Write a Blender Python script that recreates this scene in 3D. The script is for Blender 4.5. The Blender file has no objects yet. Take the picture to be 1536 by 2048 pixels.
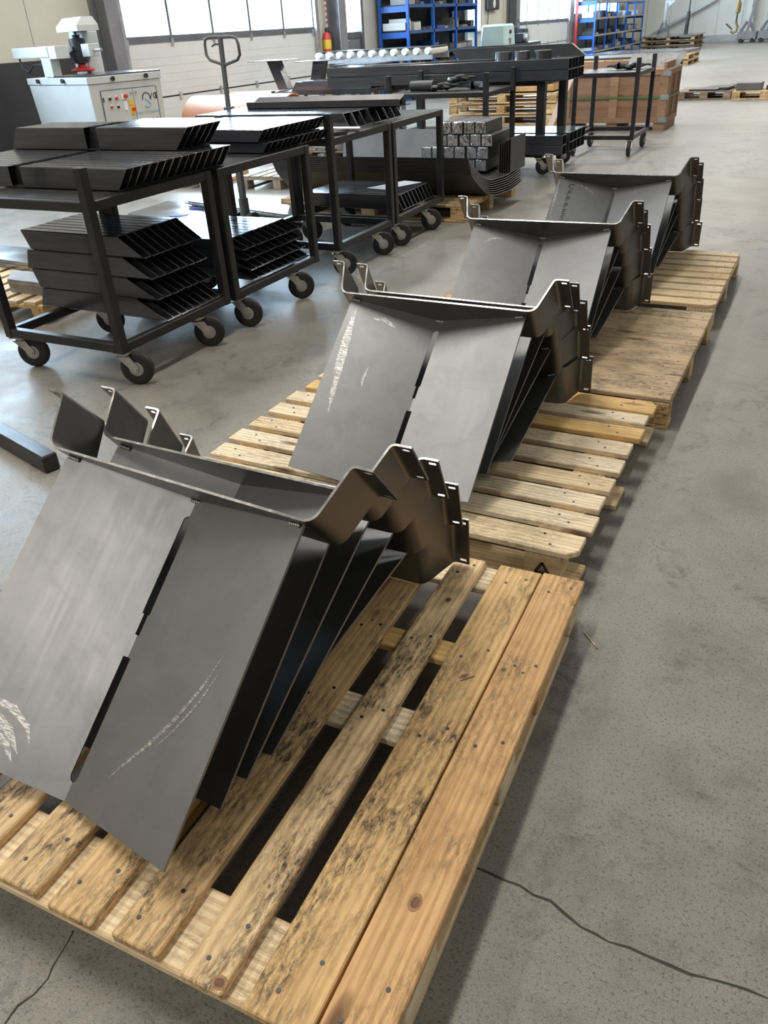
import bpy, bmesh, math, random
from mathutils import Vector, Matrix, Euler

random.seed(7)
scene = bpy.context.scene
COL = scene.collection

# ------------------------------------------------------------------ camera
F_PX, CAM_H = 1580.0, 1.55
CXP, CYP = 768.0, 1024.0
_d = Vector((935 - CXP, 3600 - CYP, F_PX)).normalized()              # world "down" in camera axes
_a = 1740 - CXP
_y = Vector((_a, -(_d.x * _a + _d.z * F_PX) / _d.y, F_PX)).normalized()   # world +y
_up = -_d
_x = _y.cross(_up)
ROT = Matrix((_x, _y, _up))                                          # world = ROT @ camera vector (x right, y down, z forward)
CAMPOS = Vector((0, 0, CAM_H))
cd = bpy.data.cameras.new('camera')
cam = bpy.data.objects.new('camera', cd)
COL.objects.link(cam)
cd.sensor_fit = 'VERTICAL'
cd.sensor_height = 24.0
cd.lens = F_PX / 2048 * 24.0
cd.clip_start, cd.clip_end = 0.05, 200
cam.matrix_world = Matrix.Translation(CAMPOS) @ (ROT @ Matrix(((1, 0, 0), (0, -1, 0), (0, 0, -1)))).to_4x4()
scene.camera = cam


def ray(px, py):
    return ROT @ Vector((px - CXP, py - CYP, F_PX))


def G(px, py, z=0.0):
    r = ray(px, py)
    return CAMPOS + r * ((z - CAM_H) / r.z)


def GX(px, py, x):
    r = ray(px, py)
    return CAMPOS + r * (x / r.x)


def GY(px, py, y):
    r = ray(px, py)
    return CAMPOS + r * (y / r.y)


# ------------------------------------------------------------------ colour management, world, lights
scene.view_settings.view_transform = 'Standard'
scene.view_settings.look = 'None'
scene.view_settings.gamma = 1.0
scene.view_settings.use_curve_mapping = False
scene.view_settings.exposure = 0.1

w = bpy.data.worlds.new('world')
scene.world = w
w.use_nodes = True
w.node_tree.nodes['Background'].inputs[0].default_value = (0.88, 0.94, 1.0, 1)
w.node_tree.nodes['Background'].inputs[1].default_value = 5.0


def area(name, loc, rot, sx, sy, power, col, spread=math.pi):
    l = bpy.data.lights.new(name, 'AREA')
    l.shape = 'RECTANGLE'
    l.size, l.size_y = sx, sy
    l.energy = power
    l.color = col
    l.spread = spread
    o = bpy.data.objects.new(name, l)
    o.location = loc
    o.rotation_euler = rot
    COL.objects.link(o)
    return o


DAY = (0.58, 0.80, 1.0)
R90 = math.pi / 2
WALL_X = -10.23
# daylight just outside the windows of the left wall (face +x)
area('added_daylight', (WALL_X - 0.35, 6.35, 2.75), (0, -R90, 0), 2.0, 3.0, 420, DAY)  # unseen window and its daylight, added to tint machine and floor blue
area('daylight_door', (WALL_X - 0.35, 13.8, 2.75), (0, -R90, 0), 2.5, 6.2, 1300, DAY)
area('daylight_side_door', (WALL_X - 0.35, 18.2, 2.1), (0, -R90, 0), 1.6, 1.3, 120, DAY)
area('daylight_window', (WALL_X - 0.35, 25.4, 2.6), (0, -R90, 0), 2.4, 2.4, 350, DAY)
area('daylight_far_door', (WALL_X - 0.35, 32.3, 2.6), (0, -R90, 0), 2.6, 7.0, 1200, DAY)
area('daylight_last_window', (WALL_X - 0.35, 40.0, 2.6), (0, -R90, 0), 2.4, 8.5, 1100, DAY)
# ceiling luminaires: rows of long strip lights
WARM = (1.0, 0.93, 0.825)
for xr, pw in ((-6.4, 150), (-2.5, 142), (4.2, 58)):
    for yr in (-4.0, 2.5, 9.0, 15.5, 22.0, 28.5, 35.0, 41.5):
        area('strip_light', (xr, yr, 5.9), (0, 0, 0), 0.35, 3.0, pw, WARM)

# ------------------------------------------------------------------ materials
MATS = {}


def _new(name):
    m = bpy.data.materials.new(name)
    m.use_nodes = True
    nt = m.node_tree
    return m, nt, nt.nodes['Principled BSDF']


def N(nt, t, **kw):
    n = nt.nodes.new(t)
    for k, v in kw.items():
        if k.startswith('i_'):
            n.inputs[k[2:].replace('_', ' ')].default_value = v
        else:
            setattr(n, k, v)
    return n


def ramp(nt, fac, stops):
    r = nt.nodes.new('ShaderNodeValToRGB')
    els = r.color_ramp.elements
    while len(els) < len(stops):
        els.new(0.5)
    for e, (p, c) in zip(els, stops):
        e.position = p
        e.color = (*c, 1) if len(c) == 3 else c
    nt.links.new(fac, r.inputs[0])
    return r.outputs[0]


def mixc(nt, fac, a, b, mode='MIX'):
    n = nt.nodes.new('ShaderNodeMix')
    n.data_type = 'RGBA'
    n.blend_type = mode
    for sock, v in ((n.inputs[0], fac), (n.inputs[6], a), (n.inputs[7], b)):
        if isinstance(v, (int, float)):
            sock.default_value = v
        elif isinstance(v, tuple):
            sock.default_value = (*v, 1)
        else:
            nt.links.new(v, sock)
    return n.outputs[2]


def coords(nt, scale=(1, 1, 1), offset_random=False, kind='Object'):
    tc = nt.nodes.new('ShaderNodeTexCoord')
    mp = nt.nodes.new('ShaderNodeMapping')
    mp.inputs['Scale'].default_value = scale
    nt.links.new(tc.outputs[kind], mp.inputs['Vector'])
    if offset_random:
        oi = nt.nodes.new('ShaderNodeObjectInfo')
        mu = N(nt, 'ShaderNodeMath', operation='MULTIPLY')
        mu.inputs[1].default_value = 37.0
        nt.links.new(oi.outputs['Random'], mu.inputs[0])
        nt.links.new(mu.outputs[0], mp.inputs['Location'])
    return mp.outputs[0]


def noise(nt, vec, scale, detail=4, rough=0.55, dist=0.0):
    n = N(nt, 'ShaderNodeTexNoise')
    n.inputs['Scale'].default_value = scale
    n.inputs['Detail'].default_value = detail
    n.inputs['Roughness'].default_value = rough
    n.inputs['Distortion'].default_value = dist
    nt.links.new(vec, n.inputs['Vector'])
    return n.outputs['Fac']


def bump(nt, p, h, strength=0.2, dist=0.01):
    b = N(nt, 'ShaderNodeBump')
    b.inputs['Strength'].default_value = strength
    b.inputs['Distance'].default_value = dist
    nt.links.new(h, b.inputs['Height'])
    nt.links.new(b.outputs[0], p.inputs['Normal'])


def simple(name, col, rough=0.5, metal=0.0, var=0.12, nscale=8.0, spec=0.5):
    m, nt, p = _new(name)
    v = coords(nt)
    f = noise(nt, v, nscale)
    lo = tuple(c * (1 - var) for c in col)
    hi = tuple(min(1, c * (1 + var)) for c in col)
    nt.links.new(ramp(nt, f, [(0.3, lo), (0.7, hi)]), p.inputs['Base Color'])
    rr = ramp(nt, f, [(0.3, (max(0, rough - 0.06),) * 3), (0.7, (min(1, rough + 0.06),) * 3)])
    nt.links.new(rr, p.inputs['Roughness'])
    p.inputs['Metallic'].default_value = metal
    p.inputs['Specular IOR Level'].default_value = spec
    MATS[name] = m
    return m


def wood(name, tones, dirt=0.5, rough=0.65):
    """pine board with grain along local x; tones picked per object"""
    m, nt, p = _new(name)
    oi = N(nt, 'ShaderNodeObjectInfo')
    base = ramp(nt, oi.outputs['Random'], [(i / max(1, len(tones) - 1), t) for i, t in enumerate(tones)])
    dark = mixc(nt, 1.0, base, (0.66, 0.50, 0.33), 'MULTIPLY')
    pale = mixc(nt, 1.0, base, (1.22, 1.25, 1.30), 'MULTIPLY')
    # annual rings: bands bent by low frequency noise, stretched along the board
    vw = coords(nt, (0.35, 11, 11), True)
    w1 = N(nt, 'ShaderNodeTexWave', wave_type='BANDS', bands_direction='Y')
    for k, q in (('Scale', 1.5), ('Distortion', 5.0), ('Detail', 3.0), ('Detail Scale', 0.7), ('Detail Roughness', 0.6)):
        w1.inputs[k].default_value = q
    nt.links.new(vw, w1.inputs['Vector'])
    g2 = noise(nt, coords(nt, (1.0, 60, 60), True), 2.4, 5, 0.65, 0.4)
    g1 = noise(nt, coords(nt, (1.2, 9, 9), True), 1.6, 5, 0.6, 1.0)
    c = mixc(nt, ramp(nt, g1, [(0.35, (0, 0, 0)), (0.65, (1, 1, 1))]), base, pale)
    c = mixc(nt, ramp(nt, w1.outputs['Fac'], [(0.35, (0, 0, 0)), (0.95, (0.42, 0.42, 0.42))]), c, dark)
    c = mixc(nt, ramp(nt, g2, [(0.52, (0, 0, 0)), (0.70, (0.65, 0.65, 0.65))]), c, dark)
    # grime: patches broken up by fine mottling and streaks
    d1 = noise(nt, coords(nt, (2.2, 4.5, 4.5), True), 1.5, 4, 0.6, 0.5)
    d2 = noise(nt, coords(nt, (14, 46, 46), True), 2.0, 7, 0.8, 0.5)
    mm = N(nt, 'ShaderNodeMath', operation='MULTIPLY')
    nt.links.new(ramp(nt, d1, [(0.40, (0, 0, 0)), (0.60, (1, 1, 1))]), mm.inputs[0])
    nt.links.new(ramp(nt, d2, [(0.43, (0.07, 0.07, 0.07)), (0.60, (1, 1, 1))]), mm.inputs[1])
    ml = N(nt, 'ShaderNodeMath', operation='MULTIPLY')
    nt.links.new(mm.outputs[0], ml.inputs[0])
    ml.inputs[1].default_value = dirt
    c = mixc(nt, ml.outputs[0], c, (0.062, 0.049, 0.038))
    # knots
    vo = N(nt, 'ShaderNodeTexVoronoi')
    vo.inputs['Scale'].default_value = 1.0
    nt.links.new(coords(nt, (2.0, 7.0, 7.0), True), vo.inputs['Vector'])
    kf = ramp(nt, vo.outputs['Distance'], [(0.04, (0.9, 0.9, 0.9)), (0.10, (0.45, 0.45, 0.45)), (0.13, (0, 0, 0))])
    c = mixc(nt, kf, c, (0.14, 0.065, 0.03))
    nt.links.new(c, p.inputs['Base Color'])
    p.inputs['Roughness'].default_value = rough
    p.inputs['Specular IOR Level'].default_value = 0.3
    bump(nt, p, g2, 0.5, 0.002)
    MATS[name] = m
    return m


# floor: trowelled concrete, warm grey, speckled and stained
m, nt, p = _new('concrete')
v = coords(nt)
n1 = noise(nt, v, 0.45, 5, 0.6)
n2 = noise(nt, v, 3.0, 8, 0.68)
n3 = noise(nt, v, 130.0, 2, 0.6)
n4 = noise(nt, v, 11.0, 8, 0.8, 1.5)
n5 = noise(nt, v, 420.0, 1, 0.5)
c = ramp(nt, n1, [(0.3, (0.205, 0.190, 0.165)), (0.7, (0.290, 0.270, 0.237))])
c = mixc(nt, ramp(nt, n2, [(0.40, (0, 0, 0)), (0.70, (0.6, 0.6, 0.6))]), c, (0.345, 0.322, 0.287))
c = mixc(nt, ramp(nt, n2, [(0.28, (0.7, 0.7, 0.7)), (0.48, (0, 0, 0))]), c, (0.155, 0.143, 0.126))
st = mixc(nt, 1.0, ramp(nt, noise(nt, v, 1.9, 7, 0.72, 1.2), [(0.50, (0, 0, 0)), (0.64, (1, 1, 1))]),
          ramp(nt, n4, [(0.46, (0, 0, 0)), (0.58, (0.9, 0.9, 0.9))]), 'MULTIPLY')
c = mixc(nt, st, c, (0.085, 0.082, 0.080))
c = mixc(nt, ramp(nt, n3, [(0.33, (0.8, 0.8, 0.8)), (0.45, (0, 0, 0))]), c, (0.10, 0.093, 0.083))
c = mixc(nt, ramp(nt, n5, [(0.36, (0.45, 0.45, 0.45)), (0.5, (0, 0, 0))]), c, (0.11, 0.10, 0.09))
c = mixc(nt, ramp(nt, n5, [(0.58, (0, 0, 0)), (0.72, (0.4, 0.4, 0.4))]), c, (0.55, 0.53, 0.49))
nt.links.new(c, p.inputs['Base Color'])
nt.links.new(ramp(nt, n2, [(0.3, (0.36,) * 3), (0.7, (0.55,) * 3)]), p.inputs['Roughness'])
p.inputs['Specular IOR Level'].default_value = 0.5
bump(nt, p, n2, 0.12, 0.004)
MATS['concrete'] = m

# hot-rolled sheet with smudges (the trays)
m, nt, p = _new('tray_steel')
v = coords(nt, (1, 1, 1), True)
n1 = noise(nt, v, 3.2, 5, 0.6, 1.4)
n2 = noise(nt, v, 7.0, 6, 0.7, 1.0)
nb = noise(nt, coords(nt, (70, 3, 3), True), 1.5, 3, 0.6)
c = ramp(nt, n1, [(0.30, (0.222, 0.228, 0.238)), (0.70, (0.262, 0.268, 0.276))])
c = mixc(nt, ramp(nt, n2, [(0.48, (0, 0, 0)), (0.78, (0.5, 0.5, 0.5))]), c, (0.165, 0.171, 0.180))
nt.links.new(c, p.inputs['Base Color'])
p.inputs['Metallic'].default_value = 0.92
rr = mixc(nt, 0.5, ramp(nt, n2, [(0.3, (0.40,) * 3), (0.7, (0.48,) * 3)]), ramp(nt, nb, [(0.3, (0.38,) * 3), (0.7, (0.46,) * 3)]))
nt.links.new(rr, p.inputs['Roughness'])
bump(nt, p, nb, 0.03, 0.001)
MATS['tray_steel'] = m

m, nt, p = _new('bracket_steel')
v = coords(nt, (1, 1, 1), True)
n1 = noise(nt, v, 5.0, 5, 0.6, 1.0)
nt.links.new(ramp(nt, n1, [(0.3, (0.135, 0.132, 0.132)), (0.7, (0.20, 0.197, 0.195))]), p.inputs['Base Color'])
p.inputs['Metallic'].default_value = 0.9
nt.links.new(ramp(nt, n1, [(0.3, (0.32,) * 3), (0.7, (0.44,) * 3)]), p.inputs['Roughness'])
MATS['bracket_steel'] = m

# oiled black steel tube
m, nt, p = _new('tube_steel')
v = coords(nt, (1.5, 30, 30), True)
n1 = noise(nt, v, 1.5, 4, 0.6)
nt.links.new(ramp(nt, n1, [(0.3, (0.042, 0.045, 0.054)), (0.7, (0.072, 0.075, 0.088))]), p.inputs['Base Color'])
p.inputs['Metallic'].default_value = 0.35
nt.links.new(ramp(nt, n1, [(0.3, (0.14,) * 3), (0.7, (0.26,) * 3)]), p.inputs['Roughness'])
p.inputs['Specular IOR Level'].default_value = 1.0
MATS['tube_steel'] = m

simple('tray_back_shade', (0.030, 0.031, 0.033), 0.5, 0.2, 0.2, 6)
simple('cart_steel', (0.022, 0.022, 0.024), 0.38, 0.1, 0.3, 6)
simple('sheet_steel', (0.30, 0.31, 0.33), 0.20, 0.9, 0.12, 3)
simple('dark_sheet', (0.060, 0.060, 0.063), 0.40, 0.4, 0.2, 4)
simple('grey_plate', (0.17, 0.172, 0.18), 0.45, 0.5, 0.12, 4)
simple('rough_grey_plate', (0.26, 0.25, 0.24), 0.6, 0.2, 0.3, 9)
simple('foil', (0.80, 0.82, 0.85), 0.14, 1.0, 0.3, 14)
_m = MATS['foil']
bump(_m.node_tree, _m.node_tree.nodes['Principled BSDF'], noise(_m.node_tree, coords(_m.node_tree, (1, 1, 1), True), 13, 2, 0.5, 1.2), 0.6, 0.02)
simple('cut_edge', (0.48, 0.48, 0.49), 0.38, 0.9, 0.15, 20)
simple('zinc', (0.55, 0.55, 0.53), 0.35, 0.85, 0.15, 20)
simple('bright_edge', (0.62, 0.62, 0.61), 0.25, 1.0, 0.1, 30)
simple('ground_metal', (0.56, 0.56, 0.555), 0.42, 1.0, 0.2, 90)
_m = MATS['ground_metal']
_nt = _m.node_tree
_al = ramp(_nt, noise(_nt, coords(_nt, (60, 260, 60)), 1.0, 3, 0.6), [(0.36, (0.12, 0.12, 0.12)), (0.60, (1, 1, 1))])
_nt.links.new(_al, _nt.nodes['Principled BSDF'].inputs['Alpha'])
simple('rubber', (0.018, 0.018, 0.018), 0.6, 0.0, 0.3, 20)
simple('wheel_tread', (0.035, 0.034, 0.032), 0.55, 0.0, 0.3, 20)
simple('wall_cream', (0.60, 0.57, 0.49), 0.6, 0.0, 0.05, 1.5)
simple('wall_tan', (0.33, 0.29, 0.25), 0.7, 0.0, 0.1, 1.0)
simple('wall_white', (0.72, 0.74, 0.70), 0.6, 0.0, 0.05, 1.0)
simple('ceiling_white', (0.62, 0.62, 0.60), 0.7, 0.0, 0.05, 1.0)
simple('door_panel', (0.62, 0.63, 0.61), 0.5, 0.0, 0.04, 2)
simple('frame_grey', (0.13, 0.135, 0.15), 0.45, 0.2, 0.15, 5)
simple('column_grey', (0.20, 0.20, 0.215), 0.5, 0.1, 0.15, 3)
simple('galvanised', (0.42, 0.43, 0.44), 0.4, 0.7, 0.15, 12)
simple('machine_white', (0.52, 0.54, 0.53), 0.45, 0.0, 0.05, 3)
simple('machine_dark', (0.035, 0.037, 0.045), 0.4, 0.2, 0.3, 8)
simple('black_board', (0.030, 0.030, 0.034), 0.6, 0.0, 0.2, 3)
simple('red_paint', (0.55, 0.035, 0.03), 0.4, 0.0, 0.1, 8)
simple('yellow_paint', (0.75, 0.50, 0.05), 0.45, 0.0, 0.1, 8)
simple('white_paint', (0.78, 0.78, 0.76), 0.4, 0.0, 0.05, 8)
simple('blue_rack', (0.010, 0.11, 0.50), 0.4, 0.0, 0.12, 3)
simple('blue_print', (0.20, 0.42, 0.68), 0.5, 0.0, 0.05, 3)
simple('black_print', (0.02, 0.02, 0.022), 0.6, 0.0, 0.1, 10)
simple('pipe_orange', (0.62, 0.29, 0.17), 0.5, 0.0, 0.15, 2)
simple('green_strap', (0.08, 0.19, 0.06), 0.4, 0.0, 0.15, 5)
simple('paper', (0.82, 0.83, 0.85), 0.6, 0.0, 0.02, 5)
simple('blue_tape', (0.03, 0.05, 0.30), 0.5, 0.0, 0.1, 5)
simple('hook_ochre', (0.20, 0.14, 0.05), 0.5, 0.1, 0.2, 5)
simple('machine_mint', (0.50, 0.66, 0.66), 0.45, 0.0, 0.06, 3)
simple('box_grey', (0.30, 0.30, 0.31), 0.5, 0.1, 0.3, 4)
simple('box_blue', (0.02, 0.07, 0.24), 0.5, 0.0, 0.2, 4)
simple('knot_ring', (0.36, 0.19, 0.08), 0.6, 0.0, 0.25, 120)
simple('knot_heart', (0.17, 0.075, 0.035), 0.6, 0.0, 0.35, 150)
simple('crack_dark', (0.05, 0.047, 0.043), 0.9, 0.0, 0.3, 30)
wood('pine_worn', [(0.70, 0.49, 0.25), (0.77, 0.56, 0.31), (0.72, 0.48, 0.22), (0.80, 0.60, 0.35)], 1.0)
wood('pine_red', [(0.66, 0.41, 0.19), (0.68, 0.43, 0.21)], 0.7)
wood('pine_new', [(0.84, 0.72, 0.53), (0.78, 0.52, 0.20), (0.86, 0.76, 0.58), (0.82, 0.68, 0.46), (0.80, 0.57, 0.27)], 0.5)
wood('pine_dirty', [(0.50, 0.38, 0.24), (0.57, 0.44, 0.28)], 1.0)
wood('pine_pale', [(0.74, 0.60, 0.40), (0.68, 0.52, 0.31), (0.78, 0.65, 0.45)], 0.55)
wood('pine_grey', [(0.32, 0.27, 0.21), (0.38, 0.32, 0.24)], 0.8)
wood('chipboard', [(0.66, 0.52, 0.32), (0.68, 0.54, 0.34)], 0.3)
wood('plywood', [(0.27, 0.15, 0.095), (0.285, 0.16, 0.10)], 0.2)
wood('crate_batten', [(0.33, 0.20, 0.12), (0.36, 0.225, 0.14)], 0.2)

# window glass: thin sheet, mostly clear with a Fresnel sheen
m, nt, p = _new('window_glass')
out = nt.nodes['Material Output']
tr = N(nt, 'ShaderNodeBsdfTransparent')
tr.inputs[0].default_value = (0.96, 0.98, 1.0, 1)
gl = N(nt, 'ShaderNodeBsdfGlossy')
gl.inputs['Roughness'].default_value = 0.05
mx = N(nt, 'ShaderNodeMixShader')
mx.inputs[0].default_value = 0.06
nt.links.new(tr.outputs[0], mx.inputs[1])
nt.links.new(gl.outputs[0], mx.inputs[2])
nt.links.new(mx.outputs[0], out.inputs[0])
MATS['window_glass'] = m


# ------------------------------------------------------------------ mesh helpers
class MB:
    def __init__(s):
        s.v, s.f = [], []

    def face(s, idx):
        s.f.append(tuple(idx))

    def add(s, pts):
        k = len(s.v)
        s.v += [tuple(q) for q in pts]
        return list(range(k, k + len(pts)))

    def hexa(s, b, t):
        """box from four bottom and four top points (both counter-clockwise from above)"""
        i = s.add(list(b) + list(t))
        for q in ((3, 2, 1, 0), (4, 5, 6, 7), (0, 1, 5, 4), (1, 2, 6, 5), (2, 3, 7, 6), (3, 0, 4, 7)):
            s.face([i[k] for k in q])
        return s

    def box(s, x0, x1, y0, y1, z0, z1):
        return s.hexa(((x0, y0, z0), (x1, y0, z0), (x1, y1, z0), (x0, y1, z0)),
                      ((x0, y0, z1), (x1, y0, z1), (x1, y1, z1), (x0, y1, z1)))

    def prism(s, poly, vec):
        """flat polygon pushed along vec"""
        vec = Vector(vec)
        P = [Vector(q) for q in poly]
        nrm = Vector((0, 0, 0))
        for a, b in zip(P, P[1:] + P[:1]):
            nrm += a.cross(b)
        if nrm.dot(vec) > 0:
            P = P[::-1]
        n = len(P)
        a = s.add(P)
        b = s.add([q + vec for q in P])
        s.face(a)
        s.face(b[::-1])
        for k in range(n):
            j = (k + 1) % n
            s.face((a[j], a[k], b[k], b[j]))
        return s

    def cyl(s, p0, p1, r0, r1=None, n=16, caps=True):
        p0, p1 = Vector(p0), Vector(p1)
        r1 = r0 if r1 is None else r1
        d = (p1 - p0).normalized()
        u = d.orthogonal().normalized()
        w_ = d.cross(u)
        A, B = [], []
        for k in range(n):
            t = 2 * math.pi * k / n
            e = u * math.cos(t) + w_ * math.sin(t)
            A.append(p0 + e * r0)
            B.append(p1 + e * r1)
        a, b = s.add(A), s.add(B)
        for k in range(n):
            j = (k + 1) % n
            s.face((a[k], a[j], b[j], b[k]))
        if caps:
            s.face(a[::-1])
            s.face(b)
        return s

    def lathe(s, c, axis, prof, n=20):
        """prof: (distance along axis, radius) list, closed at both ends"""
        c, axis = Vector(c), Vector(axis).normalized()
        u = axis.orthogonal().normalized()
        w_ = axis.cross(u)
        rings = []
        for t, r in prof:
            rings.append(s.add([c + axis * t + (u * math.cos(2 * math.pi * k / n) + w_ * math.sin(2 * math.pi * k / n)) * r for k in range(n)]))
        for a, b in zip(rings, rings[1:]):
            for k in range(n):
                j = (k + 1) % n
                s.face((a[k], a[j], b[j], b[k]))
        s.face(rings[0][::-1])
        s.face(rings[-1])
        return s

    def bar(s, p0, p1, wx, wy, up=(0, 0, 1)):
        """rectangular bar between two points"""
        p0, p1 = Vector(p0), Vector(p1)
        d = (p1 - p0).normalized()
        up = Vector(up)
        a = d.cross(up).normalized() * wx / 2
        b = a.cross(d).normalized() * wy / 2
        q = [p0 - a - b, p0 + a - b, p0 + a + b, p0 - a + b]
        return s.prism(q, p1 - p0)

    def tube(s, pts, r, n=8):
        pts = [Vector(q) for q in pts]
        u = None
        rings = []
        for i, q in enumerate(pts):
            d = (pts[min(i + 1, len(pts) - 1)] - pts[max(i - 1, 0)]).normalized()
            u = d.orthogonal().normalized() if u is None else (u - d * u.dot(d)).normalized()
            w_ = d.cross(u)
            rings.append(s.add([q + (u * math.cos(2 * math.pi * k / n) + w_ * math.sin(2 * math.pi * k / n)) * r for k in range(n)]))
        for a, b in zip(rings, rings[1:]):
            for k in range(n):
                j = (k + 1) % n
                s.face((a[k], a[j], b[j], b[k]))
        s.face(rings[0][::-1])
        s.face(rings[-1])
        return s

    def mesh(s, name, mat, smooth=None):
        me = bpy.data.meshes.new(name)
        me.from_pydata(s.v, [], s.f)
        me.update()
        bm = bmesh.new()
        bm.from_mesh(me)
        bmesh.ops.recalc_face_normals(bm, faces=bm.faces)
        bm.to_mesh(me)
        bm.free()
        me.materials.append(MATS[mat] if isinstance(mat, str) else mat)
        if smooth:
            me.polygons.foreach_set('use_smooth', [True] * len(me.polygons))
            me.set_sharp_from_angle(angle=math.radians(smooth))
        return me

    def build(s, name, mat, parent=None, smooth=None, bev=0.0):
        return link(name, s.mesh(name, mat, smooth), parent, bev)


def link(name, me, parent=None, bev=0.0, loc=None, rot=None):
    o = bpy.data.objects.new(name, me)
    COL.objects.link(o)
    if parent is not None:
        o.parent = parent
    if bev:
        b = o.modifiers.new('bevel', 'BEVEL')
        b.width = bev
        b.segments = 1
        b.limit_method = 'ANGLE'
    if loc is not None:
        o.location = loc
    if rot is not None:
        o.rotation_euler = rot
    return o


def thing(name, label, cat, loc=(0, 0, 0), rz=0.0, group=None):
    o = bpy.data.objects.new(name, None)
    o.empty_display_size = 0.1
    COL.objects.link(o)
    o.location = loc
    o.rotation_euler = (0, 0, rz)
    tag(o, label, cat, group)
    return o


def tag(o, label, cat, group=None):
    o['label'] = label
    o['category'] = cat
    if group:
        o['group'] = group
    return o


def struct(name, mb, mat, label=None, **kw):
    o = mb.build(name, mat, **kw) if isinstance(mb, MB) else mb
    o['kind'] = 'structure'
    if label:
        o['label'] = label
    return o


def dup(o, parent=None):
    c = o.copy()
    COL.objects.link(c)
    c.parent = parent
    for ch in list(o.children):
        dup(ch, c)
    return c


def text_mesh(body, size, mat, name, parent, mw, extrude=0.0005):
    cu = bpy.data.curves.new('lettering', 'FONT')
    cu.body = body
    cu.size = size
    cu.extrude = extrude
    cu.align_x, cu.align_y = 'CENTER', 'CENTER'
    cu.resolution_u = 3
    t = bpy.data.objects.new('lettering', cu)
    COL.objects.link(t)
    dg = bpy.context.evaluated_depsgraph_get()
    me = bpy.data.meshes.new_from_object(t.evaluated_get(dg))
    bpy.data.objects.remove(t)
    bpy.data.curves.remove(cu)
    me.materials.clear()
    me.materials.append(MATS[mat])
    o = link(name, me, parent)
    o.matrix_local = mw
    return o


def frame_matrix(o, x, y):
    x, y = Vector(x).normalized(), Vector(y).normalized()
    z = x.cross(y)
    m_ = Matrix((x, y, z)).transposed().to_4x4()
    return Matrix.Translation(Vector(o)) @ m_


ORD = ['first', 'second', 'third', 'fourth', 'fifth', 'sixth', 'seventh', 'eighth', 'ninth', 'tenth', 'eleventh', 'twelfth',
       'thirteenth', 'fourteenth', 'fifteenth']

# ================================================================== THE SETTING
floor = struct('floor', MB().box(-10.6, 9.2, -9.2, 49.6, -0.2, 0.0), 'concrete', 'worn grey concrete workshop floor with stains and cracks')
# wall_left is pieced around the door and window openings: (y0, y1, z0, z1)
OPEN = [(4.9, 7.8, 1.75, 3.7), (10.85, 16.75, 0.0, 3.95), (17.6, 18.8, 0.0, 2.75), (24.55, 26.2, 1.35, 3.7), (29.2, 35.6, 0.0, 3.8), (36.2, 43.8, 1.6, 3.7)]
mb = MB()
ys = -9.2
for (a, b, z0, z1) in OPEN:
    mb.box(WALL_X - 0.25, WALL_X, ys, a, 0, 6.3)
    if z0 > 0:
        mb.box(WALL_X - 0.25, WALL_X, a, b, 0, z0)
    mb.box(WALL_X - 0.25, WALL_X, a, b, z1, 6.3)
    ys = b
mb.box(WALL_X - 0.25, WALL_X, ys, 49.6, 0, 6.3)
wl = struct('wall_left', mb, 'wall_cream', 'cream panelled workshop wall with doors and windows')
for yy in (9.15, 7.3, 28.1):
    MB().box(WALL_X - 0.002, WALL_X + 0.004, yy - 0.006, yy + 0.006, 0.0, 6.2).build('panel_joint', 'galvanised', wl)
wb = struct('wall_back', MB().box(-10.6, 9.2, 49.0, 49.4, 0, 6.3), 'wall_white', 'white panelled end wall of the hall')
for k in range(14):
    MB().box(-10 + k * 1.15 - 0.01, -10 + k * 1.15 + 0.01, 48.985, 49.01, 0.25, 6.2).build('panel_joint', 'galvanised', wb)
struct('baseboard_back', MB().box(-10.2, 9.0, 48.9, 49.0, 0, 0.30), 'galvanised', 'grey kerb along the foot of the end wall')
struct('wall_right', MB().box(9.0, 9.3, -9.2, 49.6, 0, 6.3), 'wall_tan', 'tan side wall of the hall')
struct('wall_front', MB().box(-10.6, 9.2, -9.4, -9.1, 0, 6.3), 'wall_tan', 'tan wall behind the viewer')
struct('ceiling', MB().box(-10.6, 9.2, -9.2, 49.6, 6.2, 6.4), 'ceiling_white', 'pale ceiling of the hall')


def crack(pix, wd, label):
    pts = []
    P = [G(*q) for q in pix]
    for a, b in zip(P, P[1:]):
        n = max(2, int((b - a).length / 0.03))
        for k in range(n):
            t = k / n
            q = a.lerp(b, t)
            pts.append(q + Vector((random.uniform(-1, 1), random.uniform(-1, 1), 0)) * 0.004)
    pts.append(P[-1])
    mb = MB()
    L_, R_ = [], []
    for i, q in enumerate(pts):
        d = (pts[min(i + 1, len(pts) - 1)] - pts[max(i - 1, 0)]).normalized()
        s_ = Vector((-d.y, d.x, 0)) * wd * random.uniform(0.25, 0.75)
        L_.append((q.x + s_.x, q.y + s_.y, 0.0006))
        R_.append((q.x - s_.x, q.y - s_.y, 0.0006))
    a, b = mb.add(L_), mb.add(R_)
    for k in range(len(pts) - 1):
        mb.face((a[k], b[k], b[k + 1], a[k + 1]))
    o = mb.build('crack', 'crack_dark', floor)
    o['label'] = label


crack([(855, 1690), (952, 1735), (1010, 1758), (1100, 1805), (1160, 1850), (1220, 1882), (1300, 1915), (1380, 1945), (1450, 1965), (1536, 1995), (1700, 2035), (1900, 2110)], 0.0048, 'long thin crack running across the concrete')
crack([(150, 1862), (120, 1905), (95, 1960), (40, 2010), (10, 2048)], 0.0035, 'short crack beside the nearest pallet')


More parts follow.
